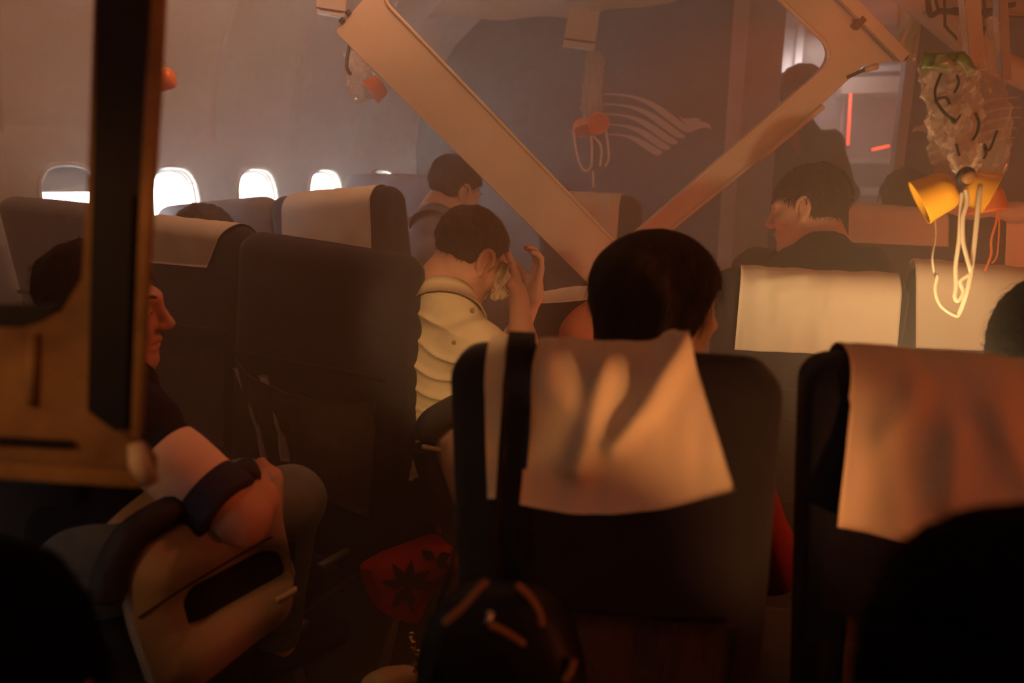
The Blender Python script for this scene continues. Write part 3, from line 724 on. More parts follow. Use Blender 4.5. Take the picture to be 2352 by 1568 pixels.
class Head:
    def __init__(s, c, f, up, k=1.0):
        s.c = V(c); f = V(f).normalized(); u = V(up); u = (u - f * u.dot(f)).normalized(); r = f.cross(u)
        s.r, s.f, s.u, s.k = r, f, u, k; s.R = np.array(Matrix((r, f, u)).transposed())   # columns right, forward, up
    def w(s, x, y, z): return s.c + (s.r * x + s.f * y + s.u * z) * s.k
    def skin(s, F, female=False):
        k, w, Rm = s.k, s.w, s.R
        E = lambda x, y, z, a, b, c, kk=.02, op='u': F.ell(w(x, y, z), (a * k, b * k, c * k), Rm, kk * k, op)
        C = lambda p, q, r1, r2, kk=.012, op='u': F.cone(w(*p), w(*q), r1 * k, r2 * k, kk * k, False, op)
        E(0, -.018, .032, .074, .094, .082); E(0, .030, -.035, .060, .062, .085, .03)
        for x in (-1, 1):
            C((x * .055, .0, -.045), (x * .018, .066, -.105), .024, .018, .03)
            E(x * .040, .064, -.022, .024, .022, .022, .025)
            C((x * .012, .088, .030), (x * .042, .074, .030), .010, .009, .02)
        C((0, .068, -.106), (0, .074, -.100), .020, .018, .025)
        for x in (-1, 1): E(x * .032, .094, .008, .015, .012, .011, .014, 's')
        for x in (-1, 1): E(x * .032, .076, .007, .0135, .0135, .0125, .004)
        for x in (-1, 1): E(x * .032, .092, .006, .010, .010, .0035, .003, 's')
        C((0, .088, .022), (0, .112, -.022), .0085, .0115, .012); C((0, .112, -.022), (0, .104, -.032), .0105, .008, .008)
        for x in (-1, 1): E(x * .012, .102, -.027, .0085, .010, .008, .008)
        C((-.016, .088, -.058), (.016, .088, -.058), .0075, .0075, .008); C((0, .092, -.057), (0, .093, -.057), .0085, .0085, .01)
        C((-.014, .087, -.072), (.014, .087, -.072), .0085, .0085, .008); E(0, .094, -.0655, .024, .012, .0018, .004, 's')
        for x in (-1, 1):   # ears: bowl, rolled rim, lobe
            b = np.array([0, 0, 0]); pts = []
            for t in range(11):
                a = math.radians(-60 + t * 26); pts.append((x * (.083 + .014 * max(0, math.cos(a - 2.6))), -.008 - .017 * math.cos(a - .25) * 1.0, .004 + .029 * math.sin(a)))
            for p, q in zip(pts, pts[1:]): C(p, q, .0048, .0048, .006)
            E(x * .079, -.008, .002, .008, .016, .027, .008); C((x * .078, .002, -.026), (x * .081, .000, -.031), .008, .007, .008)
            E(x * .090, -.004, -.002, .007, .009, .014, .006, 's')
        C((0, -.030, -.055), (0, -.045, -.13), .054, .056, .04)
    def hair(s, name, m, parent, th=.012, amp=.004, line=None, fwd=(0, .3, -.9), n=1600, ln=.022, wd=.0011, lift=.22, extra=None, seed=1, vs=.0042, label=None):
        k = s.k; R_ = .19
        lo = np.array(s.c) - R_ * k; hi = np.array(s.c) + R_ * k
        F = Field(lo, hi, vs); w, Rm = s.w, s.R
        F.ell(w(0, -.020, .036), ((.076 + th) * k, (.097 + th) * k, (.084 + th) * k), Rm, .02)
        if extra: extra(F, s)
        g = (F.pts() - np.array(s.c)) @ Rm / k
        x, y, z = g[..., 0], g[..., 1], g[..., 2]
        L = line or [(-.2, -.085), (-.08, -.082), (-.040, -.065), (-.024, -.020), (-.012, .030), (.030, .034), (.040, .050), (.075, .066), (.2, .075)]
        zl = np.interp(y, [q[0] for q in L], [q[1] for q in L])
        nz = sum(np.sin((g @ RNG.normal(size=3)) * f + RNG.uniform(0, 6)) / 3 for f in (60, 95, 140, 180))
        zl = zl + .004 * np.sin(x * 160) 
        F.a = np.maximum(F.a + amp * nz, (zl - z) * .85 * k).astype(np.float32)
        if extra is None:
            q = np.minimum(np.sqrt(((np.abs(x) - .095) / .05) ** 2 + ((y + .006) / .021) ** 2 + ((z - .002) / .036) ** 2), 9); F.a = np.maximum(F.a, (1 - q) * .02 * k).astype(np.float32)
        Vv, Q = F.mesh()
        o = np_obj(name, (Vv, Q), m, parent, label=label)
        if n and len(Vv):
            ctr = np.array(s.c); N = Vv - np.array(w(0, -.02, .02)); N /= np.linalg.norm(N, axis=1)[:, None]
            ii = RNG.integers(0, len(Vv), n); cd = Rm @ np.array(fwd); cr = np.array(w(0, -.05, .11))
            vs2, fs = [], []
            for i in ii:
                p, nn = Vv[i], N[i]; d = cd * .7 + (p - cr) / (np.linalg.norm(p - cr) + 1e-6) * .7 + RNG.normal(0, .35 if lift > .1 else .12, 3); d -= nn * (d @ nn); d /= np.linalg.norm(d) + 1e-6
                sd = np.cross(nn, d); l = ln * RNG.uniform(.5, 1.3) * k; p = p - nn * .002
                q1 = p + d * l * .5 + nn * l * lift; q2 = p + d * l + nn * l * lift * .7
                b = len(vs2); vs2 += [p - sd * wd, p + sd * wd, q1 - sd * wd * .8, q1 + sd * wd * .8, q2]; fs += [(b, b + 1, b + 3, b + 2), (b + 2, b + 3, b + 4)]
            so = obj('hair_strands', (vs2, fs), m, parent, kind='stuff', smooth=False)
        return o
    def details(s, parent, eyes=True):
        for x in (-1, 1):
            pts = [s.w(x * (.014 + .032 * t), .092 - .020 * t * t, .031 + .006 * math.sin(t * 2.6)) for t in (0, .25, .5, .75, 1)]
            obj('eyebrow', tube(pts, [.0025, .004, .004, .003, .0015], 6), M['brow'], parent)
            bm = bmesh.new(); bmesh.ops.create_uvsphere(bm, u_segments=14, v_segments=10, radius=.0115 * s.k)
            bmesh.ops.translate(bm, vec=s.w(x * .032, .0768, .007), verts=bm.verts); obj('eye', bm, M['eye'], parent)
            bm = bmesh.new(); bmesh.ops.create_uvsphere(bm, u_segments=10, v_segments=8, radius=.0050 * s.k)
            bmesh.ops.translate(bm, vec=s.w(x * .032, .0842, .006), verts=bm.verts); obj('iris', bm, M['ink'], parent)

def hand(F, wr, d, n, side, L=.185, curl=(.25, .35, .3), spread=.10, thumb=(.7, .45), tcurl=.3):
    """palm, four unequal bent fingers and a thumb from the side of the palm"""
    wr, d, n = V(wr), V(d).normalized(), V(n); n = (n - d * n.dot(d)).normalized(); sd = d.cross(n).normalized() * side; k = L / .185
    F.cone(wr, wr + d * .03 * k, .024 * k, .026 * k, .02)
    for o in (-.028, -.010, .010, .028): F.cone(wr + sd * o * .6 * k, wr + (d * .085 + sd * o) * k, .016 * k, .0125 * k, .012)
    for i, (o, l) in enumerate([(-.032, .062), (-.011, .076), (.011, .082), (.032, .072)]):
        p = wr + (d * .088 + sd * o) * k; dd = (d + sd * o * spread * 25 * .1).normalized(); a = 0
        for f, r1, r2, c in ((.46, .0100, .0090, curl[0]), (.30, .0090, .0082, curl[1]), (.24, .0082, .0070, curl[2])):
            a += c; v = (dd * math.cos(a) + n * math.sin(a)) * l * f * k; F.cone(p, p + v, r1 * k, r2 * k, .004); p = p + v
    p = wr + (d * .022 + sd * .026) * k; dd = (d * thumb[0] + sd * thumb[1] * 1.4 + n * .35).normalized()
    F.cone(wr + d * .02 * k, p + dd * .035 * k, .016 * k, .0135 * k, .014); p2 = p + dd * .035 * k
    d2 = (dd + n * tcurl - sd * tcurl * .3).normalized(); p3 = p2 + d2 * .032 * k; F.cone(p2, p3, .0125 * k, .0105 * k, .006)
    d3 = (d2 + d * .4 + n * tcurl).normalized(); F.cone(p3, p3 + d3 * .026 * k, .0105 * k, .008 * k, .005)

def person(label, head, J, skin='skin', top='shirt', bottom='coat', hairkw=None, hands=None, sleeve=1.0, topth=.010, folds=.004, fseed=1, vs=.007, hvs=None, collar=None, band=None, details=True, legs=True, feet=True, tw=1.0, group=None, foldfn=None):
    pel = V(J['pelvis'])
    root = empty('person', V((pel.x, pel.y, 0)), label, 'person', group)
    pts = [V(v) for v in J.values()] + [head.w(0, .12, .13), head.w(0, -.13, -.1), head.w(.1, 0, 0), head.w(-.1, 0, 0), head.w(0, 0, .13)] + [V(h[0]) + V(h[1]).normalized() * .2 for h in (hands or [])]
    pad = .17
    lo = [min(p[i] for p in pts) - (pad if i < 2 else .12) for i in range(3)]; hi = [max(p[i] for p in pts) + (pad if i < 2 else .04) for i in range(3)]
    F = Field(lo, hi, vs)
    nk, sr, sl = V(J['neck']), V(J['sh_r']), V(J['sh_l']); chest = (sr + sl) / 2 * .75 + pel * .25; waist = pel * .62 + (sr + sl) / 2 * .38
    bx = (sr - sl).normalized(); bu = ((sr + sl) / 2 - pel).normalized(); bf = bu.cross(bx); Rt = np.array(Matrix((bx, bf, bu)).transposed())
    def trunk(G, o, k=.06, neck=True):
        h = ((sr + sl) / 2 - pel).length
        G.ell(pel, (.165 * tw + o, .12 * tw + o, .13 + o), Rt, k); G.ell(waist, (.145 * tw + o, .108 * tw + o, h * .33 + o), Rt, k)
        G.ell(chest, (.165 * tw + o, .118 * tw + o, h * .36 + o), Rt, k); G.cone(sl, sr, .058 + o, .058 + o, k)
        G.cone((sr + sl) / 2 + bu * .0, nk, .075 + o, .058 + o * .6, .06)
    trunk(F, 0)
    hb = head.w(0, -.035, -.085); F.cone(nk, hb, .056, .052, .03)
    head.skin(F)
    for sd in 'rl':
        sh, el, wr = V(J['sh_' + sd]), J.get('el_' + sd), J.get('wr_' + sd)
        if el is None: continue
        el = V(el); F.cone(sh, el, .050, .040, .03)
        if wr is not None: F.cone(el, (el * .6 + V(wr) * .4), .042, .040, .02); F.cone((el * .6 + V(wr) * .4), wr, .040, .027, .02)
        if legs:
            hp = pel + bx * (.09 if sd == 'r' else -.09); kn, an = V(J['kn_' + sd]), V(J['an_' + sd])
            F.cone(hp, kn, .082, .058, .04); F.cone(kn, an, .054, .036, .03)
            if feet: fd = V((kn - hp).x, 0, 0) if False else V(((kn - hp).x, (kn - hp).y, 0)).normalized(); F.cone(an - V((0, 0, .03)), an + fd * .15 - V((0, 0, .045)), .04, .03, .03)
    for h in (hands or []): hand(F, *h[:4], **(h[4] if len(h) > 4 else {}))
    np_obj('body', F.mesh(), M[skin], root)
    # clothes: grown from the same limbs, a little larger, open at cuffs and neck
    G = Field(lo, hi, vs); o = topth; trunk(G, o)
    for sd in 'rl':
        sh, el, wr = V(J['sh_' + sd]), J.get('el_' + sd), J.get('wr_' + sd)
        if el is None: continue
        el = V(el); s1 = min(sleeve, 1.0); e1 = sh + (el - sh) * s1
        G.cone(sh, e1, .056 + o, (.042 if sleeve > 1 else .052) + o, .03, flat=sleeve <= 1)
        if sleeve > 1 and wr is not None: G.cone(el, el + (V(wr) - el) * (sleeve - 1), .044 + o, .034 + o, .03, flat=True)
    if collar: G.cone(nk - (hb - nk).normalized() * .02, nk + (hb - nk).normalized() * collar, .068 + o, .060 + o, .02, flat=True)
    g = G.pts(); up = np.array((hb - nk).normalized()); hgt = (g - np.array(nk)) @ up
    axd = np.linalg.norm((g - np.array(nk)) - hgt[..., None] * up, axis=-1)
    if folds:
        nz = np.zeros(g.shape[:3]); rg = np.random.default_rng(fseed)
        for f, a in ((22, 1), (38, .7), (60, .5), (95, .3)):
            d = rg.normal(size=3); d /= np.linalg.norm(d); e = rg.normal(size=3)
            nz += a * np.sin((g @ d) * f + 1.6 * np.sin((g @ e) * f * .3) + rg.uniform(0, 6))
        G.a = (G.a + folds * nz).astype(np.float32)
    if foldfn: G.a = (G.a + foldfn(g)).astype(np.float32)
    # neck opening: a tube cut around the neck axis above the collar height
    cutr = (.058 + o * .4)
    G.a = np.maximum(G.a, np.where((hgt > (collar or .015)) & (axd < .105), .01, -1)).astype(np.float32) if True else G.a
    ring = np.maximum(axd - cutr, -(hgt + .05)); G.a = np.maximum(G.a, -ring).astype(np.float32)
    so = np_obj('top', G.mesh(), M[top], root)
    if band: band(so)
    if legs:
        G = Field(lo, hi, vs); G.ell(pel - bu * .02, (.17 * tw + .012, .125 * tw + .012, .12), Rt, .05)
        for sd in 'rl':
            hp = pel + bx * (.09 if sd == 'r' else -.09); kn, an = V(J['kn_' + sd]), V(J['an_' + sd])
            G.cone(hp, kn, .092, .070, .05); G.cone(kn, kn * .08 + an * .92, .068, .052, .03, flat=True)
        g = G.pts(); rg = np.random.default_rng(fseed + 9); nz = np.zeros(g.shape[:3])
        for f, a in ((25, 1), (45, .7), (80, .4)):
            d = rg.normal(size=3); d /= np.linalg.norm(d); nz += a * np.sin((g @ d) * f + rg.uniform(0, 6))
        G.a = (G.a + .0025 * nz).astype(np.float32)
        np_obj('trousers', G.mesh(), M[bottom], root)
        if feet:
            for sd in 'rl':
                hp = pel + bx * (.09 if sd == 'r' else -.09); kn, an = V(J['kn_' + sd]), V(J['an_' + sd]); fd = V(((kn - hp).x, (kn - hp).y, 0)).normalized(); pa, pb = an - V((0, 0, .03)), an + fd * .16 - V((0, 0, .045))
                K = Field([min(pa[i], pb[i]) - .09 for i in range(3)], [max(pa[i], pb[i]) + .09 for i in range(3)], .008); K.cone(pa - fd * .03, pb, .050, .040, .03)
                np_obj('shoe', K.mesh(), M['leather'], root)
    if hairkw is not None: head.hair('hair', M[hairkw.pop('m', 'hair')], root, **hairkw)
    if details: head.details(root)
    return root
def seated(pel, deg, ksp=.11, klen=.44, drop=.43):
    """knees and ankles of someone sitting and facing deg"""
    a, r = axis(deg), rowdir(deg); pel = V(pel); J = {'pelvis': pel}
    for sd, q in (('r', 1), ('l', -1)):
        kn = pel + a * klen + r * (q * ksp); kn.z = max(pel.z - .02, .5); J['kn_' + sd] = kn; J['an_' + sd] = V((kn.x, kn.y, .09)) + a * .03
    return J

# 1 the man in the striped polo, left
def p1():
    h = Head(P(246, 705, 1.40), (.93, .22, -.14), (.10, -.05, 1), 1.02)
    pel = P(215, 1330, 1.30)
    J = seated(pel, 50); J['neck'] = P(218, 872, 1.36); J['sh_r'] = P(300, 985, 1.24); J['sh_l'] = P(215, 915, 1.58)
    J['el_r'] = P(560, 1196, 1.22); J['wr_r'] = P(612, 1105, 1.36); J['el_l'] = P(450, 1150, 1.60); J['wr_l'] = P(560, 1130, 1.52)
    J['kn_r'] = P(668, 1150, 1.52); J['an_r'] = P(640, 1480, 1.80); J['kn_l'] = P(560, 1120, 1.72); J['an_l'] = P(560, 1330, 2.0)
    J['pelvis'] = P(250, 1250, 1.36)
    hands = [(J['wr_r'], P(560, 1072, 1.44) - J['wr_r'], V((-.2, .6, -.6)), 1, dict(curl=(.8, .9, .6), L=.17)),
             (J['wr_l'], P(640, 1120, 1.58) - J['wr_l'], V((0, -.2, -1)), -1, dict(curl=(.5, .5, .4), L=.17))]
    def band(o):
        sh, el = V(J['sh_r']), V(J['el_r']); me = o.data; M0 = worldm(o.parent); d = el - sh; L = d.length_squared
        at = me.attributes.new('band', 'FLOAT', 'POINT'); me.attributes['band'].data.foreach_set('value', [((M0 @ v.co) - sh).dot(d) / L for v in me.vertices])
        m = M['polo_white'].copy(); m.name = 'striped_polo_cotton'; nt = m.node_tree; N, L_ = nt.nodes, nt.links
        a = N.new('ShaderNodeAttribute'); a.attribute_name = 'band'; rp = N.new('ShaderNodeValToRGB'); rp.color_ramp.interpolation = 'CONSTANT'
        e = rp.color_ramp.elements; e[0].position = 0; e[0].color = (.020, .016, .022, 1); e[1].position = .30; e[1].color = (.66, .52, .44, 1)
        q = e.new(.66); q.color = (.045, .042, .065, 1)
        L_.new(a.outputs['Fac'], rp.inputs[0]); L_.new(rp.outputs[0], N['Principled BSDF'].inputs['Base Color'])
        me.materials[0] = m
    r = person('man in a striped polo shirt and jeans, seated at the left behind the black post', h, J, 'skin', 'shirt', 'jeans', dict(th=.010, n=900), hands, .86, .012, .0018, 3, .006, collar=.02, band=band)
    # white collar
    nk = V(J['neck']); ax = (h.w(0, -.035, -.085) - nk).normalized()
    vs = []
    f = V((1, .2, 0)); f = (f - ax * f.dot(ax)).normalized(); g = ax.cross(f)
    for i in range(28):
        a = 2 * math.pi * i / 28; rr_ = .074 + .006 * math.cos(a)
        for hh, ro in ((.030, -.010), (.034, .0), (.012, .014), (-.018, .026)):
            vs.append(nk + (f * math.cos(a) * (rr_ + ro) + g * math.sin(a) * (rr_ + ro)) * 1.02 + ax * (hh - .02 * max(0, math.cos(a))))
    obj('collar', (vs, grid_faces(28, 4) + [(27 * 4 + k, 27 * 4 + k + 1, k + 1, k) for k in range(3)]), M['polo_white'], r, label='white collar')
p1()
# 2 the man in the cream shirt, face in his hands
def collar_band(r, nk, ax, back, m, rad=.075, hgt=.036, drop=.05, tilt=.02):
    """folded shirt collar: stand and fall, open at the throat"""
    nk = V(nk); ax = V(ax).normalized(); b = V(back); b = (b - ax * b.dot(ax)).normalized(); g = ax.cross(b); vs = []; n = 36
    for i in range(n):
        a = math.radians(-150 + 300 * i / (n - 1)); e = abs(a) / math.radians(150)
        for hh, ro in ((-.004, -.006), (hgt, -.004), (hgt + .003, .002), (hgt * .4, .012), (-drop * (.45 + .5 * e ** 3), .024 + .01 * e)):
            vs.append(nk + (b * math.cos(a) + g * math.sin(a)) * (rad + ro) + ax * (hh - tilt * e))
    obj('collar', solid_sheet(vs, n, 5, .0015), m, r)
def p2():
    h = Head(P(1082, 590, 1.90), (.66, .46, -.50), (.42, .12, .92), 1.04)
    J = {}; pel = P(985, 1080, 1.98); J = seated(pel, 40)
    J['neck'] = P(1022, 690, 1.845); J['sh_r'] = P(1085, 795, 1.80); J['sh_l'] = P(945, 715, 2.06)
    J['el_r'] = P(1205, 850, 1.92); J['wr_r'] = P(1192, 690, 2.00); J['el_l'] = P(1150, 850, 2.25); J['wr_l'] = P(1225, 680, 2.10)
    hands = [(J['wr_r'], P(1176, 590, 2.02) - J['wr_r'], V((-.9, .2, .1)), 1, dict(curl=(.12, .15, .12), L=.185)),
             (J['wr_l'], P(1240, 585, 2.08) - J['wr_l'], V((-.8, -.2, .2)), -1, dict(curl=(.15, .7, .6), L=.185))]
    sh0, el0 = np.array(J['sh_r']), np.array(J['el_r'])
    def ff_(g):
        x, y, z = g[..., 0], g[..., 1], g[..., 2]
        wob = .9 * np.sin(x * 23 + y * 11) + .6 * np.sin(x * 9 - z * 17 + 1.3) + .4 * np.sin(y * 31 + z * 13)
        q = z + .38 * x + .10 * y
        a = 1 - np.abs(np.sin(q * math.pi / .062 + wob)); m = np.clip(.5 + .7 * np.sin(x * 14 + z * 9 + 2), .1, 1)
        t = np.clip((.86 - z) / .05, 0, 1); b = 1 - np.abs(np.sin((z + .15 * x) * math.pi / .021 + .8 * np.sin(x * 30)))
        return -.012 * a ** 2 * m * (1 - t) - .005 * b ** 2 * t
    r = person('man in a cream shirt bent forward with his face in his hands', h, J, 'skin', 'shirt', 'coat', dict(m='hair_brown', th=.007, amp=.0025, n=2600, ln=.014, line=[(-.2, -.042), (-.08, -.046), (-.04, -.036), (-.024, -.010), (-.012, .030), (.030, .034), (.040, .050), (.075, .066), (.2, .075)]), hands, .84, .012, .0022, 5, .0046, collar=.018, foldfn=ff_)
    collar_band(r, J['neck'] + V((0, 0, -.004)), h.w(0, -.035, -.085) - J['neck'], V((-.72, -.62, 0)), M['shirt'])
    sh, el = J['sh_r'], J['el_r']
    for q in [(1085, 712, 1.775), (1043, 786, 1.735)]:
        obj('button', lathe([(0, -.002), (.005, -.002), (.006, 0), (.005, .002), (0, .002)], P(*q), (0, -1, .2), 12), M['tan'], r)
p2()
# 3 the man in the grey-blue shirt further ahead
def p3():
    h = Head(P(1046, 440, 2.74), (.70, .46, -.42), (.35, .1, .93), 1.03)
    J = seated(P(985, 800, 2.78), 35); J['neck'] = P(1002, 512, 2.68); J['sh_r'] = P(1030, 590, 2.62); J['sh_l'] = P(950, 535, 2.90)
    J['el_r'] = P(1090, 720, 2.70); J['wr_r'] = P(1180, 700, 2.85); J['el_l'] = P(1000, 700, 3.05); J['wr_l'] = P(1090, 690, 3.05)
    r = person('dark-haired man in a grey-blue shirt, ahead of the man in the cream shirt', h, J, 'skin2', 'shirt_blue', 'coat', dict(m='hair', th=.012, amp=.003, n=1200, ln=.018), None, 1.85, .012, .004, 7, .0065, collar=.02)
    collar_band(r, J['neck'], h.w(0, -.035, -.085) - J['neck'], V((-.75, -.5, 0)), M['shirt_blue'])
p3()
# 4 the woman with the bob
def p4():
    h = Head(P(1522, 708, 1.30), (.95, .30, -.16), (0, 0, 1), 1.0)
    J = seated(P(1440, 1330, 1.36), 15); J['neck'] = P(1500, 890, 1.29); J['sh_r'] = P(1640, 960, 1.25); J['sh_l'] = P(1360, 960, 1.36)
    J['el_r'] = P(1765, 1290, 1.34); J['wr_r'] = P(1700, 1330, 1.52); J['el_l'] = P(1290, 1230, 1.42); J['wr_l'] = P(1400, 1300, 1.62)
    def ex(F, s):
        k = s.k
        F.ell(s.w(0, -.025, .040), (.101, .122, .098), s.R, .02)
        for x in (-1, 1): F.cone(s.w(x * .058, -.02, .02), s.w(x * .066, -.016, -.115), .040, .030, .04)
        F.cone(s.w(0, -.07, .02), s.w(0, -.066, -.12), .062, .048, .04); F.cone(s.w(.04, -.05, 0), s.w(.045, -.045, -.12), .055, .042, .04); F.cone(s.w(-.04, -.05, 0), s.w(-.045, -.045, -.12), .055, .042, .04)
    person('woman with a dark bob and red top, in the nearest middle seat', h, J, 'skin', 'shirt_red', 'coat', dict(m='hair', th=.02, amp=.0012, n=2200, ln=.05, wd=.0009, lift=.04, extra=ex, fwd=(0, 0, -1.6), line=[(-.2, -.16), (.012, -.15), (.026, -.10), (.036, .0), (.06, .055), (.2, .07)]), None, 1.9, .012, .003, 11, .007)
p4()
# 5 the man turned to the left
def p5():
    h = Head(P(1853, 482, 2.17), (-.80, .52, -.20), (-.05, .1, 1), 1.04)
    J = seated(P(1880, 900, 2.15), 10); J['neck'] = P(1888, 572, 2.14); J['sh_r'] = P(1985, 632, 2.06); J['sh_l'] = P(1738, 622, 2.32)
    J['el_r'] = P(2010, 820, 2.15); J['wr_r'] = P(1960, 900, 2.42); J['el_l'] = P(1700, 800, 2.5); J['wr_l'] = P(1800, 850, 2.62)
    r = person('short-haired man in a dark top turned to the left', h, J, 'skin2', 'shirt_dark', 'coat', dict(m='hair_brown', th=.013, amp=.004, n=3600, ln=.022, line=[(-.2, -.115), (-.08, -.112), (-.045, -.09), (-.028, -.035), (-.012, .026), (.030, .030), (.040, .046), (.075, .062), (.2, .07)]), None, 1.9, .014, .005, 13, .006, collar=.022)
p5()
# 6 the standing man in the doorway
def p6():
    x = P(1838, 300, 4.0); pel = V((x.x + .02, x.y, 1.02)); h = Head(P(1838, 222, 4.02), (-.25, -.9, -.12), (0, 0, 1), 1.05)
    J = {'pelvis': pel, 'neck': P(1838, 290, 4.05), 'sh_r': P(1775, 335, 4.0), 'sh_l': P(1905, 330, 4.1), 'el_r': P(1770, 450, 4.1), 'wr_r': P(1790, 545, 4.0), 'el_l': P(1945, 445, 4.1), 'wr_l': P(1900, 540, 3.95)}
    for s, q in (('r', -1), ('l', 1)): J['kn_' + s] = V((x.x + q * .10, x.y - .02, .54)); J['an_' + s] = V((x.x + q * .11, x.y + .02, .09))
    def ex(F, s): F.ell(s.w(0, -.03, .06), (.128, .135, .118), s.R, .02)
    r = person('man standing in the doorway in a dark coat and red tie', h, J, 'skin_dark', 'coat', 'coat', dict(m='hair', th=.03, amp=.006, n=0, extra=ex), None, 1.95, .018, .003, 17, .009, collar=.02, feet=True)
    q = [P(1822, 300, 3.90), P(1826, 318, 3.88), P(1832, 352, 3.87)]
    vs = [];
    for p, wd in zip(q, (.022, .030, .012)): vs += [p - RT * wd, p + RT * wd]
    obj('tie', solid_sheet(vs, 3, 2, .006), M['tie'], r, label='red tie')
p6()
# 7 dark head of someone in the third row, 8 the one at the right edge, 9 hair above the cream cover
def simple(label, px, py, d, f, pelpx, deg, hk, top='coat', k=1.0, shw=.19, **kw):
    h = Head(P(px, py, d), f, (0, 0, 1), k); c = h.w(0, -.03, -.20); a, r = axis(deg), rowdir(deg)
    pel = V((c.x, c.y, .56)) + a * (.02); J = seated(pel, deg)
    J['neck'] = h.w(0, -.045, -.15); J['sh_r'] = c + r * shw - V((0, 0, .07)); J['sh_l'] = c - r * shw - V((0, 0, .07))
    for s, q in (('r', 1), ('l', -1)): J['el_' + s] = J['sh_' + s] + r * q * .04 + a * .10 - V((0, 0, .26)); J['wr_' + s] = J['el_' + s] + a * .24 - r * q * .06
    return person(label, h, J, 'skin', top, 'coat', hk, None, 1.9, .012, .003, 21, .009, legs=True, **kw)
def full(F, s): F.ell(s.w(0, -.022, -.02), (.106, .112, .125), s.R, .03)
simple('dark-haired passenger whose head shows above the red-lit cover', 2072, 462, 3.0, (.2, 1, -.1), None, 20, dict(m='hair', th=.018, amp=.004, n=500, ln=.03))
simple('passenger with dark hair cut off by the right edge, before the bright cover', 2412, 800, 1.26, (.1, 1, -.1), None, 15, dict(m='hair_black', th=.02, amp=.0015, n=900, ln=.03, extra=full, line=[(-.3, -.12), (.02, -.11), (.06, .02), (.2, .06)]), 'coat_black')
simple('passenger whose brown hair rises just above the cream cover at the left', 478, 556, 2.50, (.5, .8, -.3), None, 35, dict(m='hair_brown', th=.015, amp=.004, n=900, ln=.02))
simple('out-of-focus dark head filling the bottom right corner', 2365, 1640, .44, (.1, 1, -.1), None, 15, dict(m='hair_black', th=.02, amp=.003, n=600, ln=.03, extra=full, line=[(-.3, -.14), (.02, -.13), (.06, .02), (.2, .06)]), 'coat_black')
simple('out-of-focus dark head at the bottom left corner', -90, 1620, .52, (.1, 1, -.1), None, 25, dict(m='hair_black', th=.012, amp=.003, n=400, ln=.03, extra=full, line=[(-.3, -.14), (.02, -.13), (.06, .02), (.2, .06)]), 'coat_black')
# crumpled tissue held to the face
vs = []
for i in range(14):
    for j in range(8):
        p = P(1158 - 14 * (i / 13) + (j - 3.5) * 5 * (1 - .3 * math.sin(i)), 603 + i * 6.6, 1.885 + .02 * math.sin(j * 1.7 + i * .5)); vs.append(p + V((.004 * math.sin(i * 1.3 + j), .004 * math.cos(j * 2.1), .003 * math.sin(j * 2 + i))))
obj('tissue', solid_sheet(vs, 14, 8, .001), M['tissue'], label='crumpled pale tissue held to the face of the bent man', cat='tissue')

# ================================================================== FALLEN PANELS, MASKS, BAGS
# big fallen frame: a rounded rectangle standing on one corner
fp = Plane(P(1420, 545, 2.55), V((0, 0, 1)))
_a, _b, _c = P(885, 5, 2.22), P(1420, 545, 2.55), P(1915, 130, 2.30)
fp = Plane(_b, (_a - _b).cross(_c - _b))
fn = fp.n if fp.n.dot(FW) > 0 else -fp.n
fo = [(772, 72), (1366, 664), (1600, 478), (1890, 233), (2012, 140), (1420, -460), (1250, -420)]
fi = [(880, 0), (1418, 552), (1925, 128), (1420, -330)]
O = [fp.hit(*q) for q in [(768, 72), (1368, 668), (1480, 570), (1700, 392), (1890, 238), (1985, 150), (2050, 140), (1500, -420), (1270, -480)]]
I_ = [fp.hit(*q) for q in [(868, -12), (1424, 568), (1928, 128), (1392, -380)]]
ff = empty('fallen_ceiling_frame', fp.hit(1368, 668), 'large pale rounded frame fallen from the ceiling, standing on one corner', 'panel')
obj('frame_panel', slab(round_poly(O, [.02, .01, 0, 0, 0, .01, .01, .03, .03]), round_poly(I_, [.06, .05, .09, .09], 10), fn * .035, .002), M['frame'], ff, smooth=False)
def rim(p0, p1, off, wd, nm, m='frame', dn=.0):
    a, b = fp.hit(*p0) + fn * dn, fp.hit(*p1) + fn * dn; bm = box_between(a, b, wd, off, fn, .003); return obj(nm, bm, M[m], ff)
il = round_poly([fp.hit(*q) for q in [(868, -12), (1424, 568), (1928, 128), (1392, -380)]], [.06, .05, .09, .09], 10)
obj('added_rim_bead', tube(il + [il[0]], .0065, 8, 1.0, False), M['frame'], ff)  # bead added to catch light and draw the bright inner edge
obj('added_edge_bead', tube([fp.hit(*q) + fn * .004 for q in [(1372, 664), (1480, 572), (1700, 394), (1888, 240)]], .006, 8), M['frame'], ff)  # bead added along the lower edge so it reads as lit
rim((1485, 572), (1880, 252), .055, .012, 'rim_flange', dn=.02)
rim((1740, 368), (1890, 243), .02, .016, 'edge_clip', dn=-.004)
rim((1925, -20), (2072, 132), .05, .035, 'side_rail', dn=.0)
rim((1962, 48), (1972, 58), .056, .040, 'rail_joint', 'rubber')
obj('rail_bolt', tube([fp.hit(2074, 132), fp.hit(2082, 128)], .010), M['rubber'], ff)
obj('corner_clip', tube([fp.hit(1985, 160), fp.hit(2016, 152)], .010), M['frame'], ff)
obj('corner_clip', tube([fp.hit(1945, 178), fp.hit(1990, 158)], .006), M['rubber'], ff)
for q in [(782, 52), (796, 34)]: obj('edge_bolt', tube([fp.hit(*q), fp.hit(q[0] + 8, q[1] - 9)], .009), M['rubber'], ff)

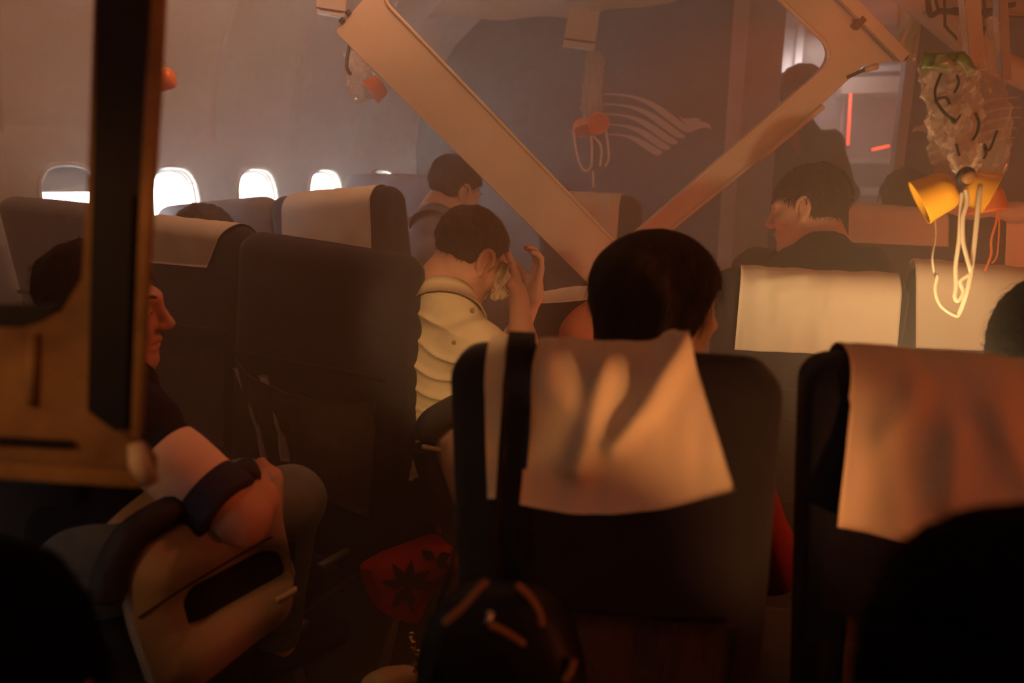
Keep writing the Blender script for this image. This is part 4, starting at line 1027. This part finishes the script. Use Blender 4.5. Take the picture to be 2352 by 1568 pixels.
# broken frame with a black rubber strip, close on the left
bp_ = Plane(P(270, 500, .72), V((.25, -1, .1)))
def bq(pts): return [bp_.hit(*q) for q in pts]
bn = bp_.n if bp_.n.dot(FW) > 0 else -bp_.n
bf_ = empty('broken_window_frame', bp_.hit(150, 1100), 'blurred broken frame with a black rubber strip, close at the left edge', 'frame')
L_out = bq([(-420, 742), (60, 748), (140, 715), (186, 640), (200, 400), (218, -120), (238, -120), (232, 200), (222, 600), (210, 940), (330, 1030), (352, 1060), (350, 1108), (270, 1102), (-420, 1062)])
obj('frame_panel', slab(L_out, None, bn * .02, .002), M['dirty'], bf_, smooth=False)
obj('rubber_strip', slab(bq([(228, -120), (358, -120), (345, 300), (326, 700), (308, 985), (268, 985), (206, 940), (214, 600), (224, 200)]), None, -bn * .008, .001), M['rubber'], bf_, smooth=False)
obj('edge_trim', slab(bq([(362, -120), (390, -120), (376, 200), (352, 560), (330, 1000), (306, 1000), (322, 560), (340, 200)]), None, -bn * .012, .002), M['dirty'], bf_, smooth=False)
obj('inner_bar', slab(bq([(240, 450), (318, 450), (300, 980), (238, 940)]), None, -bn * .014, .002), M['rubber'], bf_, smooth=False)
obj('lower_ledge', box_between(bp_.hit(-420, 1040) - bn * .012, bp_.hit(335, 1092) - bn * .012, .018, .012, bn, .003), M['dirty'], bf_)
obj('lower_groove', box_between(bp_.hit(-420, 985) - bn * .004, bp_.hit(170, 1018) - bn * .004, .008, .006, bn, .001), M['rubber'], bf_)
obj('panel_rib', tube([bp_.hit(78, 765), bp_.hit(74, 930)], .006, 10), M['dirty'], bf_)
obj('hinge', tube([bp_.hit(318, 1012) - bn * .012, bp_.hit(330, 1050) - bn * .018, bp_.hit(350, 1100) - bn * .012], [.008, .011, .010], 10), M['cream'], bf_)
obj('dark_panel', slab(bq([(-420, 698), (135, 700), (100, 735), (40, 752), (-420, 746)]), None, bn * .01, 0), M['rubber'], bf_, smooth=False)

# drop-down mask boxes
def flap(label, q, d, th=.012, m='frame', nm='mask_box_door'):
    pts = [P(x, y, dd) for (x, y), dd in zip(q, d)]; n = (pts[1] - pts[0]).cross(pts[3] - pts[0]).normalized(); n = n if n.dot(FW) > 0 else -n
    e = empty(nm, pts[3], label, 'flap')
    obj('door_panel', slab(round_poly(pts, .004), None, n * th, .002), M[m], e, smooth=False)
    c = sum(pts, V((0, 0, 0))) / 4
    inn = [c + (p - c) * .82 - n * .004 for p in pts]; obj('door_lip', slab(round_poly([c + (p - c) * .98 - n * .006 for p in pts], .004), round_poly(inn, .004), n * .006, 0), M[m], e, smooth=False)
    b0, b1 = pts[3] * .82 + pts[0] * .18, pts[2] * .82 + pts[1] * .18
    obj('door_slot', box_between(b0 - n * .003, b1 - n * .003, .004, (pts[3] - pts[0]).length * .10, n, 0), M['pad'], e)
    return e
flap('orange-lit mask box flap at the upper left corner of the fallen frame', [(726, -30), (800, -20), (792, 40), (728, 30)], [2.6] * 4)
flap('small box flap hanging above the middle mask, before the bulkhead', [(1308, 18), (1378, 26), (1365, 116), (1292, 106)], [3.3] * 4)
# pale hanging strips at the upper right
e = empty('hanging_panel_strip', P(2243, 148, 1.75), 'cream panel strip with a slot hanging at the upper right', 'panel')
obj('strip', slab(onp(Plane(P(2243, 148, 1.75), V((.25, -1, 0))), [(2208, -80), (2246, -80), (2266, 150), (2228, 140)]), None, V((.002, .03, 0)), .002), M['cream'], e, smooth=False)
obj('strip_side', slab(onp(Plane(P(2215, 100, 1.76), V((-1, -.35, 0))), [(2196, -80), (2210, -80), (2229, 142), (2209, 130)]), None, V((.004, .004, 0)), 0), M['beige'], e, smooth=False)
obj('slot', box_between(P(2243, 70, 1.745), P(2245, 92, 1.745), .006, .004, FW, 0), M['rubber'], e)
e = empty('hanging_panel_strip', P(2310, 185, 1.95), 'shorter dim panel strip hanging at the top right edge', 'panel')
obj('strip', slab(onp(Plane(P(2310, 185, 1.95), V((.25, -1, 0))), [(2290, -80), (2312, -80), (2325, 182), (2302, 180)]), None, V((.002, .03, 0)), .002), M['beige'], e, smooth=False)
obj('slot', box_between(P(2306, 60, 1.945), P(2308, 80, 1.945), .006, .004, FW, 0), M['rubber'], e)
# limp pale sheets behind the rail
vs = []
for i in range(-31, 12):
    for j in range(7):
        vs.append(P(2062 + j * 9 - i * 1.2 + 3 * math.sin(i * .6), 20 + i * 11, 2.45 + .03 * math.sin(j * 1.4 + i * .3)))
obj('torn_liner_sheet', solid_sheet(vs, 43, 7, .002), M['cream'], label='pale torn liner sheet hanging behind the rail of the fallen frame', cat='sheet')
# sagging ceiling piece
vs = []; nu, nv = 26, 12
for i in range(nu):
    for j in range(nv):
        px = 880 + 27 * i; edge = 36 - (max(0, i - 16) ** 2) * .55 + 5 * math.sin(i * .8) - 10 * max(0, 3 - abs(i - 19))*.6
        vs.append(P(px, edge - 28 * j + 6, 3.75 - .03 * j + .02 * math.sin(i * .7)))
obj('sagging_ceiling_panel', solid_sheet(vs, nu, nv, .02), M['ceiling'], label='pale torn ceiling panel sagging along the top, above the feather emblem', cat='panel')
# duct and wires top right
obj('hanging_duct', tube(spline([P(2050, -40, 2.3), P(2150, 40, 2.28), P(2260, 125, 2.25), P(2345, 170, 2.25), P(2520, 250, 2.2)], 8), .040, 14), M['rust'], label='fat pale duct slanting down at the top right', cat='duct')
for i, pp in enumerate([[(2130, -260, 2.1), (2132, 12, 2.1), (2165, 24, 2.1), (2240, 30, 2.1), (2330, 10, 2.1)], [(2168, -260, 2.12), (2170, 30, 2.12), (2172, 60, 2.12), (2190, 80, 2.12), (2200, 92, 2.12)], [(2250, -300, 2.0), (2262, 30, 2.0), (2275, 50, 2.0), (2262, 66, 2.0), (2255, 62, 2.0)], [(2140, -260, 2.1), (2150, 4, 2.1), (2200, 20, 2.1), (2290, 36, 2.1), (2380, 40, 2.1)]]):
    obj('loose_wire', tube(spline([P(*q) for q in pp], 8), .004 if i else .008, 8), M['rubber'], label=['thick dark cable along the torn ceiling, top right', 'thin dark wire dangling above the green tape, top right', 'short dark wire looped right of the cream panel strip', 'thin dark cable running to the right edge at the top'][i], cat='wire')
vs = []
for i in range(10):
    for j in range(10): vs.append(P(2120 + 30 * j, -60 + 10 * i + 4 * math.sin(j), 2.35 - .012 * i + .015 * math.sin(i + j * 1.3)))
obj('torn_ceiling_liner', solid_sheet(vs, 10, 10, .012), M['rust'], label='torn reddish ceiling liner behind the cables at the top right', cat='liner')

# ---- oxygen masks
def cup(nm, c, ax, r, L, m, parent, lip=True):
    """open cup: closed end at c, mouth along ax"""
    pr = [(0, 0), (r * .55, .002), (r * .78, .008), (r * .86, L * .3), (r * .96, L * .85), (r * 1.03, L), (r * 1.03, L + .002), (r * .94, L - .001), (r * .84, L * .35), (r * .6, .008), (0, .006)]
    return obj(nm, lathe(pr, c, ax, 28), M[m], parent)
def bag(pts, rads, parent, seed=0, m='film', flat=.45, amp=.012, nm='reservoir_bag'):
    sp = spline([V(p) for p in pts], 7); n = 30; vs = []
    for i, p in enumerate(sp):
        t = (sp[min(i + 1, len(sp) - 1)] - sp[max(i - 1, 0)]).normalized(); x = RT - t * RT.dot(t); x.normalize(); y = t.cross(x)
        q = i / (len(sp) - 1) * (len(rads) - 1); k = min(int(q), len(rads) - 2); r = rads[k] + (rads[k + 1] - rads[k]) * (q - k)
        for j in range(n):
            a = 2 * math.pi * j / n; d = x * math.cos(a) + y * math.sin(a) * flat
            o = 1 + (amp / max(r, .01)) * (abs(fbm(p + d * .07, 28, seed)) * 1.6 - .5) + .10 * math.sin(5 * a + i * .35 + seed)
            vs.append(p + d * (r * o))
    return obj(nm, (vs, grid_faces(len(sp), n, True)), M[m], parent, smooth=False)
def strap(pts, parent, r=.0035, nm='elastic_strap', m='strap', flat=.45):
    return obj(nm, tube(spline([V(p) for p in pts], 8), r, 8, flat), M[m], parent)
# left, behind the fallen frame
e = empty('oxygen_mask', P(850, 235, 2.5), 'clear bag with an orange cup hanging left of the fallen frame', 'oxygen mask')
bag([P(805, 118, 2.5), P(812, 150, 2.5), P(828, 178, 2.5), P(845, 215, 2.5), P(850, 225, 2.5)], [.010, .040, .052, .048, .03], e, 2, amp=.02)
cup('mask_cup', P(880, 192, 2.5), V((-.78, -.1, -.55)), .044, .055, 'orange', e)
obj('supply_tube', tube(spline([P(806, 60, 2.55), P(803, 100, 2.5), P(796, 150, 2.48), P(806, 172, 2.49)], 6), .006, 8), M['ink'], e)
e = empty('oxygen_mask', P(375, 205, 2.05), 'orange cup peeping out right of the black post', 'oxygen mask')
cup('mask_cup', P(402, 178, 2.05), V((-.95, -.1, -.15)), .036, .06, 'orange', e)
bag([P(330, 40, 2.05), P(335, 100, 2.05), P(340, 150, 2.05), P(350, 178, 2.05)], [.01, .04, .045, .03], e, 3)
# middle, before the bulkhead emblem
e = empty('oxygen_mask', P(1355, 312, 3.25), 'pair of orange cups under a long clear bag, before the feather emblem', 'oxygen mask')
bag([P(1366, 118, 3.25), P(1366, 140, 3.25), P(1362, 200, 3.25), P(1360, 250, 3.25), P(1358, 278, 3.25)], [.02, .045, .04, .05, .035], e, 5, amp=.016)
bag([P(1364, 180, 3.22), P(1362, 230, 3.22), P(1360, 258, 3.22)], [.008, .022, .016], e, 6, amp=.008)
cup('mask_cup', P(1340, 278, 3.25), V((.1, -.35, -.75)), .058, .05, 'orange', e); cup('mask_cup', P(1368, 274, 3.18), V((.15, -.8, -.45)), .050, .05, 'orange', e)
for pp in ([(1318, 300), (1322, 335), (1330, 370), (1338, 388)], [(1358, 312), (1360, 345), (1359, 380)], [(1362, 312), (1378, 330), (1382, 350), (1378, 382)], [(1392, 300), (1397, 335), (1398, 365), (1390, 382)], [(1338, 388), (1350, 392), (1359, 380)], [(1362, 392), (1364, 430)]):
    strap([P(x, y, 3.22) for x, y in pp], e, .0055)
# right cluster, near
D = 1.50
e = empty('oxygen_mask', P(2200, 500, D), 'yellow cups under a big clear bag with green tape, brightly lit at the right', 'oxygen mask')
bag([P(2188, 140, D), P(2180, 170, D), P(2188, 250, D), P(2195, 330, D), P(2200, 390, D), P(2208, 420, D)], [.048, .062, .058, .054, .046, .014], e, 8, amp=.016)
bag([P(2200, 240, D - .03), P(2205, 300, D - .03), P(2210, 360, D - .03), P(2216, 410, D - .02)], [.016, .030, .030, .012], e, 9, amp=.012)
bm = bmesh.new(); bmesh.ops.create_cube(bm, size=1)
bm.free()
obj('green_tape', tube(spline([P(2118, 140, D), P(2150, 140, D - .01), P(2185, 142, D - .012), P(2210, 140, D)], 5), [.020] * 16, 12, .5), M['green'], e)
obj('green_tape_tail', tube(spline([P(2196, 130, D - .02), P(2216, 140, D - .02), P(2232, 172, D - .01)], 6), .012, 10, .4), M['green'], e)
obj('supply_tube', tube(spline([P(2215, 20, D + .02), P(2208, 80, D), P(2200, 128, D)], 6), .006, 8), M['film'], e)
for i, pp in enumerate(([(2162, 168), (2148, 205), (2150, 232)], [(2148, 228), (2172, 224), (2182, 240)], [(2198, 172), (2202, 190), (2192, 214)], [(2148, 230), (2168, 258), (2184, 272)], [(2184, 268), (2192, 282), (2206, 264)], [(2190, 270), (2194, 284)], [(2240, 258), (2248, 280), (2244, 305), (2234, 322)], [(2196, 330), (2200, 345), (2204, 358)])):
    obj('bag_print', tube(spline([P(x, y, D - .045) for x, y in pp], 6), [.003] * ((len(pp) - 1) * 6 + 1), 6, .6), M['ink'], e)
cup('mask_cup', P(2192, 428, D - .01), V((-.80, .30, -.48)), .050, .070, 'yellow', e)
c2 = cup('mask_cup', P(2214, 424, D + .03), V((.72, -.40, -.28)), .044, .055, 'yellow', e)
obj('valve', lathe([(0, 0), (.012, 0), (.014, .006), (.014, .016), (.010, .020), (0, .020)], P(2214, 404, D - .055), V((.1, -1, -.2)), 16), M['tan'], e)
obj('valve_ring', lathe([(.015, 0), (.020, .002), (.020, .008), (.015, .010)], P(2214, 404, D - .06), V((.1, -1, -.2)), 18), M['pad'], e)
for pp in ([(2147, 505, .04), (2148, 545, .02), (2141, 590, 0), (2146, 630, 0), (2153, 632, -.01), (2148, 665, -.01), (2160, 700, -.01), (2190, 722, -.01), (2204, 716, -.01), (2225, 650, -.02), (2238, 560, -.02), (2250, 440, -.02), (2254, 415, 0)],
           [(2210, 440, -.03), (2206, 500, -.03), (2203, 550, -.03), (2195, 610, -.03), (2196, 655, -.03), (2193, 680, -.03), (2200, 690, -.03), (2212, 670, -.03), (2206, 645, -.03), (2225, 630, -.03)],
           [(2218, 435, -.04), (2222, 460, -.04), (2212, 500, -.04), (2212, 550, -.04), (2218, 580, -.04), (2228, 615, -.04), (2230, 622, -.03)]):
    strap([P(x, y, D + dd) for x, y, dd in pp], e, .0048)
e = empty('oxygen_mask', P(2265, 490, 1.66), 'orange cup under a second clear bag, behind the yellow cups', 'oxygen mask')
bag([P(2280, 40, 1.66), P(2272, 150, 1.66), P(2262, 195, 1.66), P(2270, 300, 1.66), P(2278, 380, 1.66), P(2268, 430, 1.66)], [.014, .018, .045, .055, .038, .012], e, 12, amp=.016)
cup('mask_cup', P(2262, 432, 1.66), V((.10, -.2, -1)), .044, .055, 'orange', e)
strap([P(2290, 455, 1.66), P(2290, 500, 1.66), P(2277, 550, 1.66), P(2276, 585, 1.66), P(2262, 622, 1.66)], e, .003, m='orange'); strap([P(2294, 460, 1.66), P(2295, 520, 1.66), P(2290, 585, 1.66), P(2278, 605, 1.66)], e, .002, m='orange')
for pp in ([(2260, 330), (2272, 345), (2290, 300)], [(2258, 335), (2265, 350), (2260, 364)]): obj('bag_print', tube(spline([P(x, y, 1.60) for x, y in pp], 5), .003, 6), M['ink'], e)

# ---- low things in the aisle
def blob_bag(nm, label, cat, c, dims, m, seed, rz=0, amp=.02, e=3.0):
    vs = []; nu, nv = 22, 32; Mr = Matrix.Rotation(rz, 3, 'Z')
    for i in range(nu):
        th_ = math.pi * i / (nu - 1) - math.pi / 2
        for j in range(nv):
            a = 2 * math.pi * j / nv; c_, s_ = math.cos(a), math.sin(a); m_ = (abs(c_) ** e + abs(s_) ** e) ** (-1 / e)
            sz = math.sin(th_); cz = math.cos(th_); mz = (abs(sz) ** e + abs(cz) ** e) ** (-1 / e)
            p = V((dims[0] / 2 * c_ * m_ * cz * mz, dims[1] / 2 * s_ * m_ * cz * mz, dims[2] / 2 * sz * mz))
            p = p * (1 + amp * fbm(p, 9, seed) / .1 * .1 * 8); vs.append(V(c) + Mr @ p + V((0, 0, dims[2] / 2)))
    return (vs, grid_faces(nu, nv, True))
q = P(1150, 1500, .82); bk = empty('shoulder_bag', (q.x, q.y, q.z - .26), 'black leather bag with tan handles hanging behind the nearest middle seat', 'bag')
obj('bag_body', blob_bag('', '', '', (q.x, q.y, q.z - .26), (.20, .10, .36), M['leather'], 3, R(-15), .012), M['leather'], bk)
for pp in ([(1020, 1430), (1060, 1395), (1100, 1350), (1118, 1334)], [(1186, 1342), (1215, 1368), (1238, 1405), (1244, 1435)], [(1122, 1432), (1160, 1450), (1205, 1478)], [(1318, 1515), (1310, 1540), (1295, 1562)]):
    obj('handle', tube(spline([P(x, y, .765) for x, y in pp], 7), .0042, 8), M['tan'], bk)
obj('buckle', tube([P(1130, 1404, .76), P(1122, 1425, .757), P(1112, 1442, .757)], [.005, .0035, .003], 10), M['chrome'], bk)
obj('shoulder_strap', tube(spline([P(1050, 1180, .88), P(1046, 1250, .87), P(1030, 1320, .85), P(1000, 1400, .83)], 7), .003, 8), M['leather'], bk)
obj('flap', slab(round_poly([P(x, y, .79) for x, y in [(1010, 1390), (1230, 1370), (1325, 1540), (1310, 1640), (950, 1640)]], .03), None, V((0, .02, 0)), .004), M['leather'], bk)
# red patterned cushion
vs = []; n = 24
rp_ = Plane(P(930, 1330, 1.75), V((.25, -1, .55)))
ol = [(822, 1300), (880, 1265), (1003, 1222), (1036, 1256), (1075, 1262), (1070, 1320), (1000, 1350), (960, 1440), (880, 1410), (850, 1380)]
rc = empty('cushion', (rp_.hit(930, 1330).x, rp_.hit(930, 1330).y, 0), 'red cushion with dark leaf pattern lying in the aisle', 'cushion')
obj('cushion_body', slab(round_poly(onp(rp_, ol), .02), None, -rp_.n * .10 if rp_.n.dot(FW) < 0 else rp_.n * .10, .02), M['bag_red'], rc)
rn = rp_.n if rp_.n.dot(FW) < 0 else -rp_.n
def blade(p, q, w_):
    p, q = V((*p, 0)), V((*q, 0)); d = (q - p); n_ = V((-d.y, d.x, 0)).normalized() * w_; m_ = p + d * .45
    return [(v.x, v.y) for v in (p, m_ + n_, q, m_ - n_)]
for p0, tips in (((935, 1345), [(900, 1292), (946, 1282), (992, 1306), (872, 1335), (1012, 1338), (900, 1398), (950, 1410)]), ((1000, 1285), [(965, 1262), (1040, 1270), (1030, 1300)])):
    for tp in tips: obj('leaf_print', slab([p + rn * .005 for p in onp(rp_, blade(p0, tp, 12))], None, rn * .001, 0), M['leaf_dark'], rc, smooth=False)
# gold chain and a pale shoe
for k, (x, y) in enumerate([(944, 1460), (952, 1482), (958, 1494), (962, 1508), (964, 1520), (960, 1530), (952, 1532)]):
    pass
ch = empty('gold_chain', P(955, 1535, 1.35), 'fine gold chain hanging beside the black bag', 'chain')
for k, (x, y) in enumerate([(944, 1458), (946, 1470), (949, 1481), (953, 1490), (958, 1498), (962, 1507), (964, 1516), (961, 1525), (956, 1531), (952, 1535)]):
    p = P(x, y, 1.35); ax_ = V((math.sin(k * 1.6), math.cos(k * 1.6), .2)); vv = []
    for i in range(12):
        a = 2 * math.pi * i / 12; u_ = ax_.normalized().orthogonal().normalized(); w_ = ax_.normalized().cross(u_); vv.append(p + u_ * (.007 * math.cos(a)) + w_ * (.005 * math.sin(a)))
    obj('chain_link', tube(vv + [vv[0]], .0016, 6, 1, False), M['gold'], ch)
q = P(910, 1556, 1.55); sh_ = empty('shoe', (q.x, q.y, q.z - .05), 'pale shoe toe at the bottom edge, left of the black bag', 'shoe')
obj('upper', tube(spline([P(850, 1590, 1.45), P(890, 1572, 1.5), P(925, 1562, 1.55), P(945, 1560, 1.58)], 6), [.03, .034, .036, .036, .036, .036, .036, .036, .034, .034, .033, .032, .032, .032, .030, .028, .024, .018, .008], 12), M['shoe'], sh_)
obj('sole', tube(spline([P(850, 1612, 1.45), P(890, 1596, 1.5), P(925, 1586, 1.55), P(947, 1580, 1.58)], 6), .02, 10, .8), M['cream'], sh_)
# loose metal bars of the seat rails in the aisle
bars = [((762, 1186, 2.0), (960, 1222, 2.05)), ((780, 1192, 2.0), (850, 1240, 1.9)), ((735, 1300, 1.75), (855, 1232, 1.95)), ((1002, 1192, 1.95), (1008, 1225, 1.95))]
for (a_, b_), lb in zip(bars, ['long level dull metal bar under the large bare seat back', 'short slanting dull metal bar crossing the long one', 'broad dull metal bar slanting towards the jeans', 'stubby upright metal post above the red cushion']):
    obj('metal_bar', box_between(P(*a_), P(*b_), .022, .012, UP, .003), M['metal'], label=lb, cat='bar')
# cloth straps between the two left seats
for pp, lb in (([(540, 845, 2.0), (565, 900, 1.98), (590, 980, 1.95), (608, 1060, 1.93)], 'thin grey strap hanging left between the dark seat backs'), ([(602, 862, 1.95), (630, 930, 1.92), (645, 990, 1.9), (655, 1060, 1.88)], 'wider worn grey strap hanging right between the dark seat backs')):
    vs = []
    sp = spline([P(*q) for q in pp], 6)
    for i, p in enumerate(sp):
        for j in range(4): vs.append(p + RT * (j - 1.5) * (.008 if 'wider' in lb else .005) + V((0, .004 * math.sin(i * 1.1 + j), 0)))
    obj('hanging_strap', solid_sheet(vs, len(sp), 4, .003), M['seat_daylit_grey'], label=lb, cat='strap')
